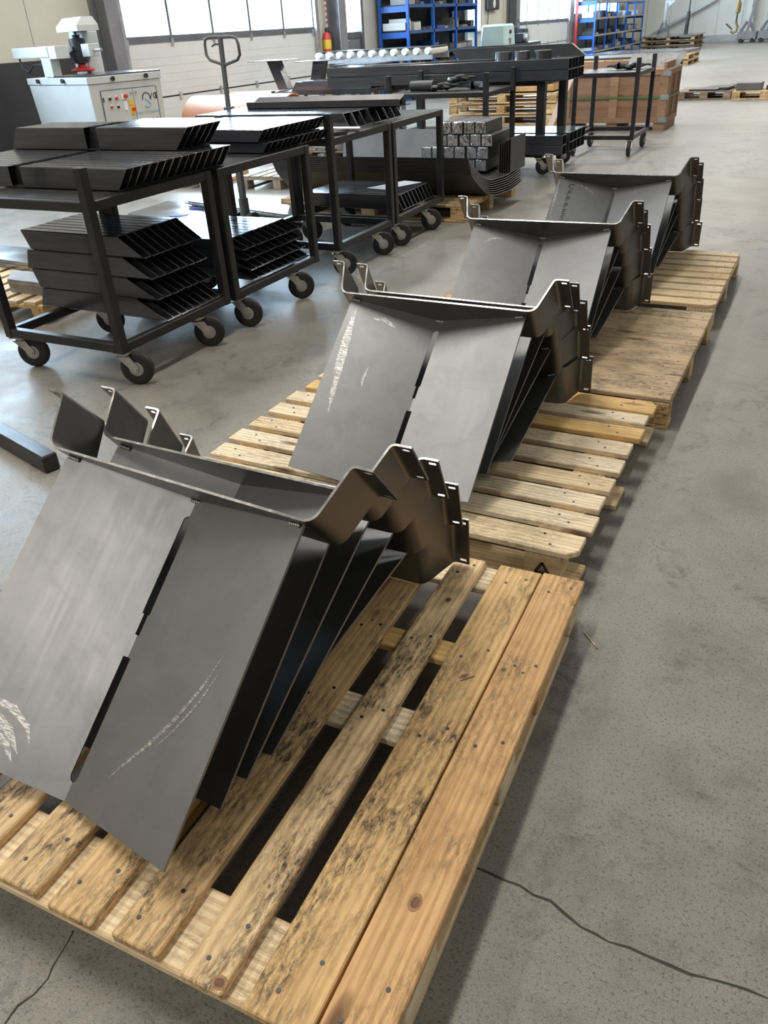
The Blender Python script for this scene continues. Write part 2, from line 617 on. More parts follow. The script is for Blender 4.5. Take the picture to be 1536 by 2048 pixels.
def sectional_door(name, label, y0, y1, zsill, ztop, zseam, nwin, detail=True):
    root = bpy.data.objects.new(name, None)
    COL.objects.link(root)
    root['kind'] = 'structure'
    root['label'] = label
    X = WALL_X
    for (a, b) in ((0.0, zseam - 0.012), (zseam + 0.012, zsill - 0.06)):
        MB().box(X - 0.12, X - 0.03, y0, y1, a, b).build('door_panel', 'door_panel', root)
    MB().box(X - 0.10, X - 0.05, y0, y1, zseam - 0.012, zseam + 0.012).build('panel_gasket', 'black_print', root)
    for k in range(5):
        for base in (0.1, zseam + 0.1):
            z = base + k * (zseam - 0.15) / 5
            MB().box(X - 0.031, X - 0.027, y0, y1, z, z + 0.006).build('panel_rib', 'door_panel', root)
    MB().box(X - 0.12, X - 0.02, y0, y1, zsill - 0.06, zsill + 0.04).build('window_rail', 'frame_grey', root)
    MB().box(X - 0.12, X - 0.02, y0, y1, ztop - 0.1, ztop).build('window_rail', 'frame_grey', root)
    wd = (y1 - y0) / nwin
    for k in range(nwin + 1):
        y = y0 + k * wd
        MB().box(X - 0.12, X - 0.02, y - 0.028, y + 0.028, zsill + 0.04, ztop - 0.1).build('mullion', 'frame_grey', root)
    for k in range(nwin):
        MB().box(X - 0.09, X - 0.085, y0 + k * wd + 0.028, y0 + (k + 1) * wd - 0.028, zsill + 0.04, ztop - 0.1).build('pane', 'window_glass', root)
    for k in range(nwin + 1):
        y = y0 + min(max(k * wd, 0.06), y1 - y0 - 0.06)
        for z in (zseam, zsill - 0.055):
            MB().box(X - 0.03, X - 0.005, y - 0.03, y + 0.03, z - 0.055, z + 0.055).build('hinge', 'zinc', root)
    # guide rails either side
    for y in (y0 - 0.06, y1 + 0.06):
        MB().box(X - 0.10, X + 0.05, y - 0.06, y + 0.06, 0, ztop).build('guide_rail', 'galvanised', root)
    return root


sectional_door('door_1', 'wide cream sectional door with a row of large windows', 10.95, 16.65, 1.60, 3.95, 0.75, 5)
sectional_door('door_3', 'far cream sectional door with five windows beyond the lathe', 29.3, 35.5, 1.42, 3.8, 0.72, 5)
# side door
d2 = bpy.data.objects.new('door_2', None)
COL.objects.link(d2)
d2['kind'] = 'structure'
d2['label'] = 'narrow glazed side door with grey frame beside the blue rack'
X = WALL_X
for (a, b, c_, d_) in ((17.62, 17.72, 0, 2.7), (18.68, 18.78, 0, 2.7)):
    MB().box(X - 0.14, X + 0.02, a, b, c_, d_).build('door_frame', 'frame_grey', d2)
MB().box(X - 0.14, X + 0.02, 17.72, 18.68, 2.6, 2.7).build('door_frame', 'frame_grey', d2)
MB().box(X - 0.12, X - 0.02, 17.72, 18.68, 1.38, 1.50).build('door_rail', 'frame_grey', d2)
MB().box(X - 0.12, X - 0.04, 17.72, 18.68, 0.02, 1.38).build('door_panel', 'column_grey', d2)
MB().box(X - 0.08, X - 0.075, 17.72, 18.68, 1.50, 2.6).build('pane', 'window_glass', d2)
MB().cyl((X + 0.05, 17.80, 1.33), (X + 0.05, 17.98, 1.33), 0.018).build('handle', 'zinc', d2, 40)
# windows
for nm, lab, y0, y1, z0, z1, n in (('window_1', 'white framed window between rack and lathe', 24.55, 26.2, 1.35, 3.7, 2), ('window_2', 'band of windows behind the far blue rack', 36.2, 43.8, 1.6, 3.7, 6),
                                   ('added_window_3', 'added window band in the wall left of the front cart', 4.9, 7.8, 1.75, 3.7, 3)):  # last entry is out of view, added as a source of blue daylight
    r = bpy.data.objects.new(nm, None)
    COL.objects.link(r)
    r['kind'] = 'structure'
    r['label'] = lab
    wd = (y1 - y0) / n
    for k in range(n + 1):
        MB().box(X - 0.12, X + 0.0, y0 + k * wd - 0.035, y0 + k * wd + 0.035, z0, z1).build('window_frame', 'white_paint', r)
    for k in range(n):
        MB().box(X - 0.08, X - 0.075, y0 + k * wd + 0.035, y0 + (k + 1) * wd - 0.035, z0, z1).build('pane', 'window_glass', r)
    MB().box(X - 0.12, X + 0.12, y0, y1, z0 - 0.05, z0).build('window_sill', 'white_paint', r)
# steel columns along the left wall
for k, (y, wdt) in enumerate(((10.45, 0.26), (17.28, 0.30), (28.6, 0.34), (24.2, 0.2))):
    mb = MB()
    x0 = WALL_X + 0.02
    mb.box(x0, x0 + 0.02, y - wdt / 2, y + wdt / 2, 0, 6.2)
    mb.box(x0 + 0.30, x0 + 0.32, y - wdt / 2, y + wdt / 2, 0, 6.2)
    mb.box(x0 + 0.02, x0 + 0.30, y - 0.01, y + 0.01, 0, 6.2)
    struct('trim_%d' % (k + 1), mb, 'column_grey', 'grey steel I-beam column against the left wall')

# ================================================================== PALLETS
PT = 0.144


def board_mesh(L, wd, t, mat, ch=0.0):
    """board centred at origin, length along x"""
    a, b = L / 2, wd / 2
    mb = MB()
    if ch:
        poly = [(-a + ch, -b, -t / 2), (a - ch, -b, -t / 2), (a, -b + ch, -t / 2), (a, b, -t / 2), (-a, b, -t / 2), (-a, -b + ch, -t / 2)]
    else:
        poly = [(-a, -b, -t / 2), (a, -b, -t / 2), (a, b, -t / 2), (-a, b, -t / 2)]
    mb.prism(poly, (0, 0, t))
    return mb.mesh('board', mat)


_nail = {}


def nail_mesh(mat='machine_dark'):
    if mat not in _nail:
        _nail[mat] = MB().cyl((0, 0, -0.004), (0, 0, 0.0012), 0.0055, 0.0045, 8).mesh('nail', mat, 40)
    return _nail[mat]


def pallet(name, label, cx, cy, rz, L, D, boards, mat_top, mat_low, nails=True, group='wooden pallets', stringers=None, block_mat=None, bev=0.003, top_z=PT, chamfer_ends=False, bottom=True, jitter=0.0, setback=0.0, bot_w=0.10):
    """boards run along local x, length L; boards = [(offset across, width, mat or None)]; stringers across at given x"""
    r = thing(name, label, 'pallet', (cx, cy, 0), rz, group)
    t = 0.022
    st = stringers if stringers is not None else [(-L / 2 + 0.075, 0.145), (0, 0.145), (L / 2 - 0.075, 0.145)]
    for i, bd in enumerate(boards):
        off, wd = bd[0], bd[1]
        mt = bd[2] if len(bd) > 2 and bd[2] else mat_top
        dx = random.uniform(-jitter, jitter)
        ch = 0.03 if chamfer_ends and i in (0, len(boards) - 1) else 0
        me = board_mesh(L, wd, t, mt, ch)
        o = link('deck_board', me, r, bev, (dx, off, top_z - t / 2), (0, 0, random.uniform(-1, 1) * 0.002))
        if ch and i > 0:
            o.rotation_euler = (0, 0, math.pi)
        if nails:
            for (sx, sw) in st:
                for q in ((-0.25, 0.2), (0.22, -0.22)) if wd > 0.07 else ((0, 0),):
                    n_ = link('nail', nail_mesh(), o, 0, ((sx + q[0] * sw * 0.8 + random.uniform(-0.01, 0.01)) * (-1 if (ch and i > 0) else 1), (q[1] * wd + random.uniform(-0.006, 0.006)), t / 2))
    z1 = top_z - t
    for (sx, sw) in st:
        link('stringer_board', board_mesh(D, sw, t, mat_low), r, bev, (sx, 0, z1 - t / 2), (0, 0, R90))
    zb0 = 0.022 if bottom else 0.0
    bh = z1 - t - zb0
    blocks = []
    for (sx, sw) in st:
        for oy in (-D / 2 + 0.05, 0, D / 2 - 0.05):
            blocks.append(link('block', board_mesh(min(sw, 0.145), 0.10, bh, block_mat or mat_low), r, bev, (sx + (setback if sx == st[0][0] else 0), oy, zb0 + bh / 2)))
    if bottom:
        for oy in (-D / 2 + 0.05, 0, D / 2 - 0.05):
            link('bottom_board', board_mesh(L - setback * 2, bot_w, 0.022, mat_low), r, bev, (0, oy, 0.011))
    return r, blocks


# P1, nearest: boards run away from the viewer; local x -> world y.  rz = 90deg + 2deg
yaw1 = R90 + math.radians(1.9)
cx1, cy1 = -1.075, 1.165
L1, D1 = 1.39, 1.38
# board centres given as world x at mid length; offset across local y = -(x - cx)
b1 = []
for x, wd, mt in ((-0.437, 0.122, 'pine_red'), (-0.567, 0.128, None), (-0.722, 0.092, None), (-0.877, 0.108, None), (-1.035, 0.110, None),
                  (-1.185, 0.115, None), (-1.345, 0.105, None), (-1.50, 0.11, None), (-1.67, 0.14, None)):
    b1.append((-(x - cx1), wd, mt))
st1 = [(-L1 / 2 + 0.085, 0.165), (1.17 - cy1, 0.11), (1.455 - cy1, 0.08), (L1 / 2 - 0.06, 0.11)]
P1, _ = pallet('wooden_pallet', 'nearest worn pine pallet with wide gaps between boards', cx1, cy1, yaw1, L1, D1, b1, 'pine_worn', 'pine_new',
               stringers=st1, bev=0.003, chamfer_ends=False, jitter=0.008, group='pallets in the row', setback=0.11)
def knot(px, py, rx, ry, tilt=0.0, ring=True):
    q = Matrix.Rotation(-yaw1, 3, 'Z') @ (G(px, py, PT) - Vector((cx1, cy1, 0)))
    bd = min((c for c in P1.children if c.name.startswith('deck_board')), key=lambda c: abs(c.location.y - q.y))
    x, y = q.x - bd.location.x, q.y - bd.location.y
    for sc, zz, mt in ((1.0, 0.0003, 'knot_ring'), (0.62, 0.0006, 'knot_heart')) if ring else ((1.0, 0.0004, 'knot_heart'),):
        mb = MB()
        mb.face(mb.add([(x + rx * sc * math.cos(t) * math.cos(tilt) - ry * sc * math.sin(t) * math.sin(tilt), y + rx * sc * math.cos(t) * math.sin(tilt) + ry * sc * math.sin(t) * math.cos(tilt), 0.011 + zz)
                        for t in [2 * math.pi * k / 18 for k in range(18)]]))
        mb.build('knot', mt, bd)


knot(830, 1805, 0.020, 0.013)
knot(1007, 1340, 0.011, 0.008)
knot(1046, 1346, 0.006, 0.005)
knot(897, 1200, 0.012, 0.009)
knot(438, 1965, 0.013, 0.016)
knot(935, 1357, 0.022, 0.0035, -0.75, False)
knot(928, 1352, 0.016, 0.007, -0.75)
knot(745, 1240, 0.006, 0.005)
knot(315, 1667, 0.007, 0.005)
# P2: boards across
yc = [2.055, 2.195, 2.332, 2.468, 2.615, 2.76, 2.905, 3.04, 3.165]
wd2 = [0.115, 0.10, 0.10, 0.095, 0.105, 0.10, 0.10, 0.09, 0.115]
tone = [None] * 9
cx2, cy2 = -1.22, 2.61
P2, bl2 = pallet('wooden_pallet', 'light pine slatted pallet under the second stack of trays', cx2, cy2, 0, 1.53, 1.20, [(y - cy2, w_) for y, w_ in zip(yc, wd2)], 'pine_new', 'pine_pale',
                 block_mat='chipboard', chamfer_ends=True, jitter=0.008, group='pallets in the row', stringers=[(-0.655, 0.12), (0, 0.12), (0.655, 0.12)], bot_w=0.15)
# recycling mark printed on the near right block of the second pallet
bk = [b for b in bl2 if b.location.x > 0.3 and b.location.y < -0.3][0]
mk = MB()
zc, yf = 0.0, -0.0512
tri = [(0.0, 0.030), (-0.030, -0.022), (0.030, -0.022)]
for a, b in zip(tri, tri[1:] + tri[:1]):
    a, b = Vector((a[0], yf, a[1])), Vector((b[0], yf, b[1]))
    d_ = b - a
    mk.bar(a + d_ * 0.14, b - d_ * 0.14, 0.001, 0.008, (0, 1, 0)) if False else mk.prism([a + d_ * 0.12, b - d_ * 0.12, b - d_ * 0.12 + Vector((-d_.z, 0, d_.x)).normalized() * 0.009, a + d_ * 0.12 + Vector((-d_.z, 0, d_.x)).normalized() * 0.009], (0, -0.0006, 0))
mk.build('recycling_mark', 'black_print', bk)
text_mesh('50', 0.022, 'black_print', 'mark_number', bk, frame_matrix((0, yf - 0.0004, -0.006), (1, 0, 0), (0, 0, 1)))
# P3: dirty close-boarded
b3, y = [], 3.275
for k in range(9):
    b3.append((y + 0.0675 - 3.885, 0.1325))
    y += 0.1362
P3, _ = pallet('wooden_pallet', 'dirty close-boarded pallet under the third stack of trays', -1.18, 3.885, 0, 1.54, 1.225, b3, 'pine_dirty', 'pine_worn', group='pallets in the row', bev=0.004)
b4, y = [], 4.63
for k in range(9):
    b4.append((y + 0.05 - 5.235, 0.098))
    y += 0.139
P4, _ = pallet('wooden_pallet', 'pale slatted pallet under the farthest stack of trays', -1.18, 5.235, 0, 1.52, 1.21, b4, 'pine_pale', 'pine_pale', chamfer_ends=True, jitter=0.008, group='pallets in the row')

# ================================================================== STEEL TRAYS
GW, GB, GL, GWB, GNT, GH, GA, GD, GC = 0.3552, 0.2459, 0.719, 0.3808, 0.1199, 0.1647, 0.038, 0.138, 0.0482
TH = 0.006


def tray_plate_mesh():
    mb = MB()
    cb, sb = math.cos(GB), math.sin(GB)
    for s in (-1, 1):
        # inner edge along the crease with two slots (s-distance, v)
        e0 = 0.0
        wide, nar = (0.011, 0.006)
        inner = [(e0, 0.0), (e0, 0.042), (wide * 0.6, 0.045), (wide, 0.052), (wide, 0.287), (nar, 0.288), (nar, 0.337), (e0, 0.338),
                 (e0, 0.390), (wide, 0.391), (wide, 0.665), (wide * 0.6, 0.674), (e0, 0.678), (e0, GL)]
        outer = [(GW, GL), (GW, 0.0)]
        poly = []
        for (d, v) in inner + outer:
            poly.append((s * d * cb, v, d * sb))
        nrm = Vector((-s * sb, 0, cb))
        mb.prism(poly, -nrm * TH)
    me = mb.mesh('tray_plate', 'tray_steel')
    me.materials.append(MATS['tray_back_shade'])          # dark back puts the shade between stacked trays into the colour
    for pl in me.polygons:
        if pl.normal.z < -0.5:
            pl.material_index = 1
    return me


def bracket_mesh():
    """hat profile folded from one sheet: unrolled grid (s along the profile, n across) with slotted flanges"""
    P = [Vector((-GWB - GA - GC, -GD)), Vector((-GWB - GA, -GD)), Vector((-GWB, 0)), Vector((GWB, 0)), Vector((GWB + GA, -GD)), Vector((GWB + GA + GC, -GD))]
    path = [(P[0], None)]
    for i in range(1, 5):
        a, b, c = P[i - 1], P[i], P[i + 1]
        d0, d1 = (b - a).normalized(), (c - b).normalized()
        ang = math.acos(max(-1, min(1, d0.dot(d1))))
        rad = 0.040 if i in (2, 3) else 0.014
        tl = rad * math.tan(ang / 2)
        s0, s1 = b - d0 * tl, b + d1 * tl
        for k in range(6):
            t = k / 5
            q = s0.lerp(b, t).lerp(b.lerp(s1, t), t)
            path.append((q, i))
    path.append((P[5], None))
    # insert slot break points on the two flanges
    pts = [p_ for p_, _ in path]

    def sub(a, b, fr):
        return [a.lerp(b, f) for f in fr]
    left = sub(pts[0], pts[1], (0.22, 0.80))
    right = sub(pts[-2], pts[-1], (0.20, 0.78))
    pts = [pts[0]] + left + pts[1:-1] + right + [pts[-1]]
    ns = len(pts)
    nv = [GNT, GNT - 0.010, GNT - 0.018, GNT - GH + 0.018, GNT - GH + 0.010, GNT - GH]
    solid = {}
    for i in range(ns - 1):
        for j in range(5):
            hole = (i in (1, ns - 3)) and j in (1, 3)
            solid[(i, j)] = not hole
    nrm = []
    for i in range(ns):
        d = (pts[min(i + 1, ns - 1)] - pts[max(i - 1, 0)]).normalized()
        nrm.append(Vector((-d.y, d.x)))
    mb = MB()
    F_ = {}
    for side, off in ((0, 0.0), (1, -TH)):
        for i in range(ns):
            for j in range(6):
                q = pts[i] + nrm[i] * off
                F_[(side, i, j)] = mb.add([(q.x, q.y, nv[j])])[0]
    for (i, j), sol in solid.items():
        if not sol:
            continue
        mb.face((F_[(0, i, j)], F_[(0, i, j + 1)], F_[(0, i + 1, j + 1)], F_[(0, i + 1, j)]))
        mb.face((F_[(1, i, j)], F_[(1, i + 1, j)], F_[(1, i + 1, j + 1)], F_[(1, i, j + 1)]))
        for (di, dj, a, b) in ((-1, 0, (i, j), (i, j + 1)), (1, 0, (i + 1, j), (i + 1, j + 1)), (0, -1, (i, j), (i + 1, j)), (0, 1, (i, j + 1), (i + 1, j + 1))):
            if not solid.get((i + di, j + dj), False):
                mb.face((F_[(0, *a)], F_[(0, *b)], F_[(1, *b)], F_[(1, *a)]))
    me = mb.mesh('end_bracket', 'bracket_steel', 30)
    # cut edges on the top rim are bright bare metal
    me.materials.append(MATS['bright_edge'])
    for pl in me.polygons:
        if abs(pl.normal.z) > 0.9:
            pl.material_index = 1
    return me


def weld_mesh():
    mb = MB()
    for k in range(5):
        mb.lathe((-0.012 + k * 0.006 - 0.004, 0, 0), (1, 0, 0), [(0, 0.001), (0.002, 0.0045), (0.005, 0.005), (0.008, 0.001)], 8)
    return mb.mesh('weld_bead', 'zinc', 60)


PLATE, BRACK, WELD = tray_plate_mesh(), bracket_mesh(), weld_mesh()


def tray_matrix(q):
    x, y, z, yaw, tilt, roll = q
    u = Vector((1, 0, 0))
    v = Vector((0, -math.cos(tilt), -math.sin(tilt)))
    n = Vector((0, -math.sin(tilt), math.cos(tilt)))
    u2 = u * math.cos(roll) + n * math.sin(roll)
    n2 = n * math.cos(roll) - u * math.sin(roll)
    Z = Matrix.Rotation(yaw, 3, 'Z')
    # local axes: x = u, y = v (down the slope), z = n   (left-handed set is avoided by mirroring below)
    return Z @ u2, Z @ v, Z @ n2, Vector((x, y, z))


# u x v = -n, so the meshes are stored with local y = -v to keep a right-handed frame
def flip(me):
    for vtx in me.vertices:
        vtx.co.y = -vtx.co.y
    me.flip_normals()
    me.update()


flip(PLATE)
flip(BRACK)
STACKS = [
    [(-1.177, 1.202, .622, -.055, .702, -.055), (-1.191, 1.381, .567, -.002, .613, -.032), (-1.195, 1.505, .458, .023, .438, -.016), (-1.195, 1.601, .334, .044, .255, -.013), (-1.201, 1.676, .193, -.001, .057, -.004)],
    [(-1.201, 2.678, .592, .021, .667, -.023), (-1.230, 2.903, .522, .049, .541, -.035), (-1.218, 2.995, .431, .022, .399, -.011), (-1.212, 3.036, .322, .012, .239, -.009), (-1.190, 3.035, .189, .079, .051, .006)],
    [(-1.225, 4.014, .601, .043, .675, -.004), (-1.237, 4.201, .527, .057, .549, -.003), (-1.233, 4.279, .450, .012, .427, -.010), (-1.229, 4.350, .323, .029, .241, -.004), (-1.213, 4.379, .193, .047, .056, -.004)],
    [(-1.176, 5.318, .616, .003, .702, -.015), (-1.176, 5.539, .556, .023, .597, -.016), (-1.180, 5.66, .452, .005, .425, -.012), (-1.180, 5.71, .331, .005, .257, -.010), (-1.165, 5.745, .195, .021, .060, -.010)],
]
# ground spots on the topmost trays: (u, v) polylines on the plate, width
MARKS = [
    [([(0.285, 0.30), (0.262, 0.38), (0.225, 0.46), (0.18, 0.53), (0.125, 0.60), (0.105, 0.63)], 0.006),
     ([(0.295, 0.33), (0.27, 0.41), (0.235, 0.48), (0.20, 0.53)], 0.003),
     ([(-0.34, 0.585), (-0.27, 0.58), (-0.20, 0.585), (-0.15, 0.61), (-0.13, 0.64)], 0.010),
     ([(-0.34, 0.61), (-0.26, 0.61), (-0.19, 0.63), (-0.145, 0.67)], 0.016),
     ([(-0.34, 0.64), (-0.25, 0.635), (-0.18, 0.66), (-0.15, 0.69)], 0.012)],
    [([(-0.325, 0.03), (-0.315, 0.15), (-0.305, 0.28), (-0.295, 0.40), (-0.285, 0.48)], 0.014),
     ([(-0.33, 0.05), (-0.325, 0.2), (-0.318, 0.33)], 0.008),
     ([(-0.25, 0.06), (-0.20, 0.055), (-0.155, 0.075)], 0.012),
     ([(-0.20, 0.26), (-0.205, 0.31), (-0.20, 0.35)], 0.006)],
    [([(-0.285, 0.105), (-0.25, 0.07), (-0.215, 0.055), (-0.19, 0.055)], 0.006)],
    [([(-0.345, 0.02), (-0.34, 0.15), (-0.335, 0.3)], 0.008), ([(-0.24, 0.02), (-0.19, 0.035), (-0.14, 0.055), (-0.105, 0.085)], 0.006), ([(0.14, 0.02), (0.135, 0.06)], 0.005)],
]


def grinding_mark(r, uv, wd):
    cb, sb = math.cos(GB), math.sin(GB)
    P = []
    n_ = 6
    for k in range(len(uv) - 1):
        for t in range(n_):
            P.append(Vector(uv[k]).lerp(Vector(uv[k + 1]), t / n_))
    P.append(Vector(uv[-1]))
    mb = MB()
    A, B = [], []
    m_ = len(P) - 1
    for k, q in enumerate(P):
        d = (P[min(k + 1, m_)] - P[max(k - 1, 0)]).normalized()
        h_ = wd * 0.85 * (0.08 + math.sin(math.pi * k / m_)) * random.uniform(0.7, 1.1)
        for L_, sg in ((A, 1), (B, -1)):
            e = q + Vector((-d.y, d.x)) * h_ * sg
            L_.append((e.x * cb, -e.y, abs(e.x) * sb + 0.0006))
    a, b = mb.add(A), mb.add(B)
    for k in range(m_):
        mb.face((a[k], b[k], b[k + 1], a[k + 1]))
    mb.build('grinding_mark', 'ground_metal', r)


SNAME = ['nearest pallet', 'second pallet', 'third pallet', 'farthest row pallet']
KNAME = ['topmost in the stack', 'second from top', 'third from top', 'fourth from top', 'lowest in the stack']
for si, st in enumerate(STACKS):
    for ki, q in enumerate(st):
        u, v, n, c = tray_matrix(q)
        r = thing('steel_tray', 'V-folded steel tray with end bracket, %s on the %s' % (KNAME[ki], SNAME[si]), 'steel tray', group='stacked steel trays')
        r.matrix_world = Matrix.Translation(c) @ Matrix((u, -v, n)).transposed().to_4x4()
        link('tray_plate', PLATE, r)
        link('end_bracket', BRACK, r)
        for s in (-1, 1):
            w_ = link('weld_bead', WELD, r, 0, (s * (GW * math.cos(GB) - 0.022), -0.004, GW * math.sin(GB) - 0.001))
            w_.rotation_euler = (0, -s * GB, 0)
        if ki == 0:
            for (ptsm, wdm) in MARKS[si]:
                grinding_mark(r, ptsm, wdm)
            link('weld_bead', WELD, r, 0, (0, -0.004, 0.002))
        if si == 3 and ki == 0:
            # raised lettering running down the left half of the plate
            cb, sb = math.cos(GB), math.sin(GB)
            for li_, ch_ in enumerate('CPPPESSE'):
                pos = Vector((-0.262 * cb, -(0.055 + li_ * 0.047), 0.262 * sb + 0.0008))
                text_mesh(ch_, 0.052, 'dark_sheet', 'stamped_letter', r, frame_matrix(pos, (cb, 0, -sb), (0, 1, 0)), 0.0006)

# ================================================================== TUBES AND CARTS


def tube_mesh(L, wd, h, kl, kr, notch=None, t=0.004, mat='tube_steel'):
    """open rectangular tube along +x from 0 to L at the bottom, rounded corners; the ends lean by kl, kr (x per unit of z)"""
    mb = MB()
    ends = []

    def sec(off, c):
        a, b, z0, z1 = off, wd - off, off, h - off
        return [(a + c, z0), (b - c, z0), (b, z0 + c), (b, z1 - c), (b - c, z1), (a + c, z1), (a, z1 - c), (a, z0 + c)]

    def seg(x0, x1, k0, k1):
        def ring(x, k, off, c):
            return [(x + k * z, y, z) for (y, z) in sec(off, c)]
        o0, o1 = mb.add(ring(x0, k0, 0, 0.005)), mb.add(ring(x1, k1, 0, 0.005))
        i0, i1 = mb.add(ring(x0, k0, t, 0.002)), mb.add(ring(x1, k1, t, 0.002))
        for k in range(8):
            j = (k + 1) % 8
            mb.face((o0[k], o1[k], o1[j], o0[j]))
            mb.face((i0[k], i0[j], i1[j], i1[k]))
            ends.append(len(mb.f))
            mb.face((o0[k], o0[j], i0[j], i0[k]))
            ends.append(len(mb.f))
            mb.face((o1[k], i1[k], i1[j], o1[j]))
    if notch:
        a, b = notch
        seg(0, a, kl, 0)
        seg(b, L, 0, kr)
        mb.box(a - 0.002, b + 0.002, 0.001, wd - 0.001, 0.0005, t)
        mb.box(a - 0.002, b + 0.002, wd - t, wd - 0.001, 0.001, h - 0.001)
    else:
        seg(0, L, kl, kr)
    me = mb.mesh('steel_tube', mat)
    me.materials.append(MATS['cut_edge'])
    for k in ends:
        me.polygons[k].material_index = 1
    return me


def tube_row(me, n, x, y0, dy, z, fmt, group, rz=0.0, first=0, jx=0.004):
    out = []
    for k in range(n):
        o = link('steel_tube', me, None, 0, (x + random.uniform(-jx, jx), y0 + k * dy, z + 0.0008), (0, 0, rz))
        tag(o, fmt.format(ORD[k + first]), 'steel tube', group)
        out.append(o)
    return out


WR, CHT = 0.089, 0.185


def caster_meshes():
    fork = MB()
    fork.box(-0.045, 0.045, -0.045, 0.045, CHT - 0.006, CHT)
    fork.cyl((0, 0, CHT - 0.022), (0, 0, CHT - 0.006), 0.032, 0.032, 14)
    ax = 0.055
    for s in (-1, 1):
        fork.prism([(-0.034, s * 0.033, CHT - 0.022), (0.034, s * 0.033, CHT - 0.022), (ax + 0.018, s * 0.033, WR + 0.010), (ax + 0.010, s * 0.033, WR - 0.015), (ax - 0.014, s * 0.033, WR - 0.012)], (0, -s * 0.005, 0))
    fork.box(-0.034, 0.034, -0.033, 0.033, CHT - 0.028, CHT - 0.022)
    fork.cyl((ax, -0.040, WR), (ax, 0.040, WR), 0.010, 0.010, 8)
    tyre = MB()
    tyre.lathe((ax, -0.022, WR), (0, 1, 0), [(0.0, 0.060), (0.0, 0.076), (0.006, 0.086), (0.014, WR), (0.030, WR), (0.038, 0.086), (0.044, 0.076), (0.044, 0.060)], 28)
    hub = MB()
    hub.lathe((ax, -0.0245, WR), (0, 1, 0), [(0.0, 0.016), (0.001, 0.036), (0.007, 0.046), (0.004, 0.059), (0.045, 0.059), (0.042, 0.046), (0.048, 0.036), (0.049, 0.016)], 22)
    return fork.mesh('caster', 'zinc', 35), tyre.mesh('wheel', 'rubber', 35), hub.mesh('hub', 'galvanised', 35)


CF, CT, CH_ = caster_meshes()


def cart(label, x0, x1, y0, y1, ph=1.08, phr=None, deck=0.93, low=0.235, swivel=(0.5, 0.45, 0.42, 0.5), deck_panel=True, mats='cart_steel', name='steel_cart', group='black steel carts', pw=0.05, wheel_y=None):
    cx, cy = (x0 + x1) / 2, (y0 + y1) / 2
    r = thing(name, label, 'cart', (cx, cy, 0), 0, group)
    hx, hy = (x1 - x0) / 2, (y1 - y0) / 2
    phr = ph if phr is None else phr
    for sx in (-1, 1):
        for sy in (-1, 1):
            a, b = sx * (hx - pw / 2), sy * (hy - pw / 2)
            MB().box(a - pw / 2, a + pw / 2, b - pw / 2, b + pw / 2, low - 0.05, ph if sy < 0 else phr).build('post', mats, r, bev=0.004)
    for (z1, nm) in ((deck, 'upper_rail'), (low, 'lower_rail')):
        z0 = z1 - 0.048
        for s in (-1, 1):
            MB().box(-hx + pw, hx - pw, s * (hy - pw / 2) - 0.022, s * (hy - pw / 2) + 0.022, z0, z1).build(nm, mats, r, bev=0.004)
            MB().box(s * (hx - pw / 2) - 0.022, s * (hx - pw / 2) + 0.022, -hy + pw, hy - pw, z0, z1).build(nm, mats, r, bev=0.004)
    if deck_panel:
        MB().box(-hx + pw, hx - pw, -hy + pw, hy - pw, deck - 0.004, deck).build('deck_panel', mats, r)
    wy = wheel_y if wheel_y else (-hy + 0.05, hy - 0.06)
    k = 0
    for sx in (-1, 1):
        for yy in wy:
            a = swivel[k % len(swivel)] + random.uniform(-0.1, 0.1)
            k += 1
            c = link('caster', CF, r, 0, (sx * (hx - 0.05), yy, low - 0.05 - CHT), (0, 0, a))
            link('wheel', CT, c)
            link('hub', CH_, c)
    return r


LOWZ = 0.235
WH = (-0.41, 0.20)
# --- cart A (front left) and its load
cart('front cart of the black row, nearest the viewer at left', -3.93, -3.05, 2.81, 3.74, phr=0.93, wheel_y=WH)
tA = tube_mesh(1.33, 0.0585, 0.105, -0.35, 0.75, (0.575, 0.665))
tube_row(tA, 14, -4.43, 3.07, 0.060, 0.932, 'black mitred tube, {} from front in the front cart deck row', 'deck tubes on the front cart')
tA2 = tube_mesh(1.283, 0.0585, 0.118, 0.6, 0.9, (0.625, 0.725))
tube_row(tA2, 5, -4.47, 3.64, 0.060, 1.039, 'black notched tube, {} from front in the raised row on the front cart', 'raised tubes on the front cart')
lays = [(-4.06, 0.98, 0.45, -1.9), (-4.02, 0.90, -0.35, -1.9), (-4.085, 0.955, 0.35, -1.75), (-4.01, 0.857, -0.45, -1.55)]
for li, (xl, L, kl, kr) in enumerate(lays):
    # the right ends are cut so that the lower edge reaches further out
    me = tube_mesh(L, 0.0595, 0.1085, kl, kr)
    tube_row(me, 8, xl, 3.205, 0.0608, 0.237 + li * 0.1105, 'black mitred tube, {} from front in low layer %s of the front cart' % ['one', 'two', 'three', 'four'][li], 'stacked tubes low on the front cart')
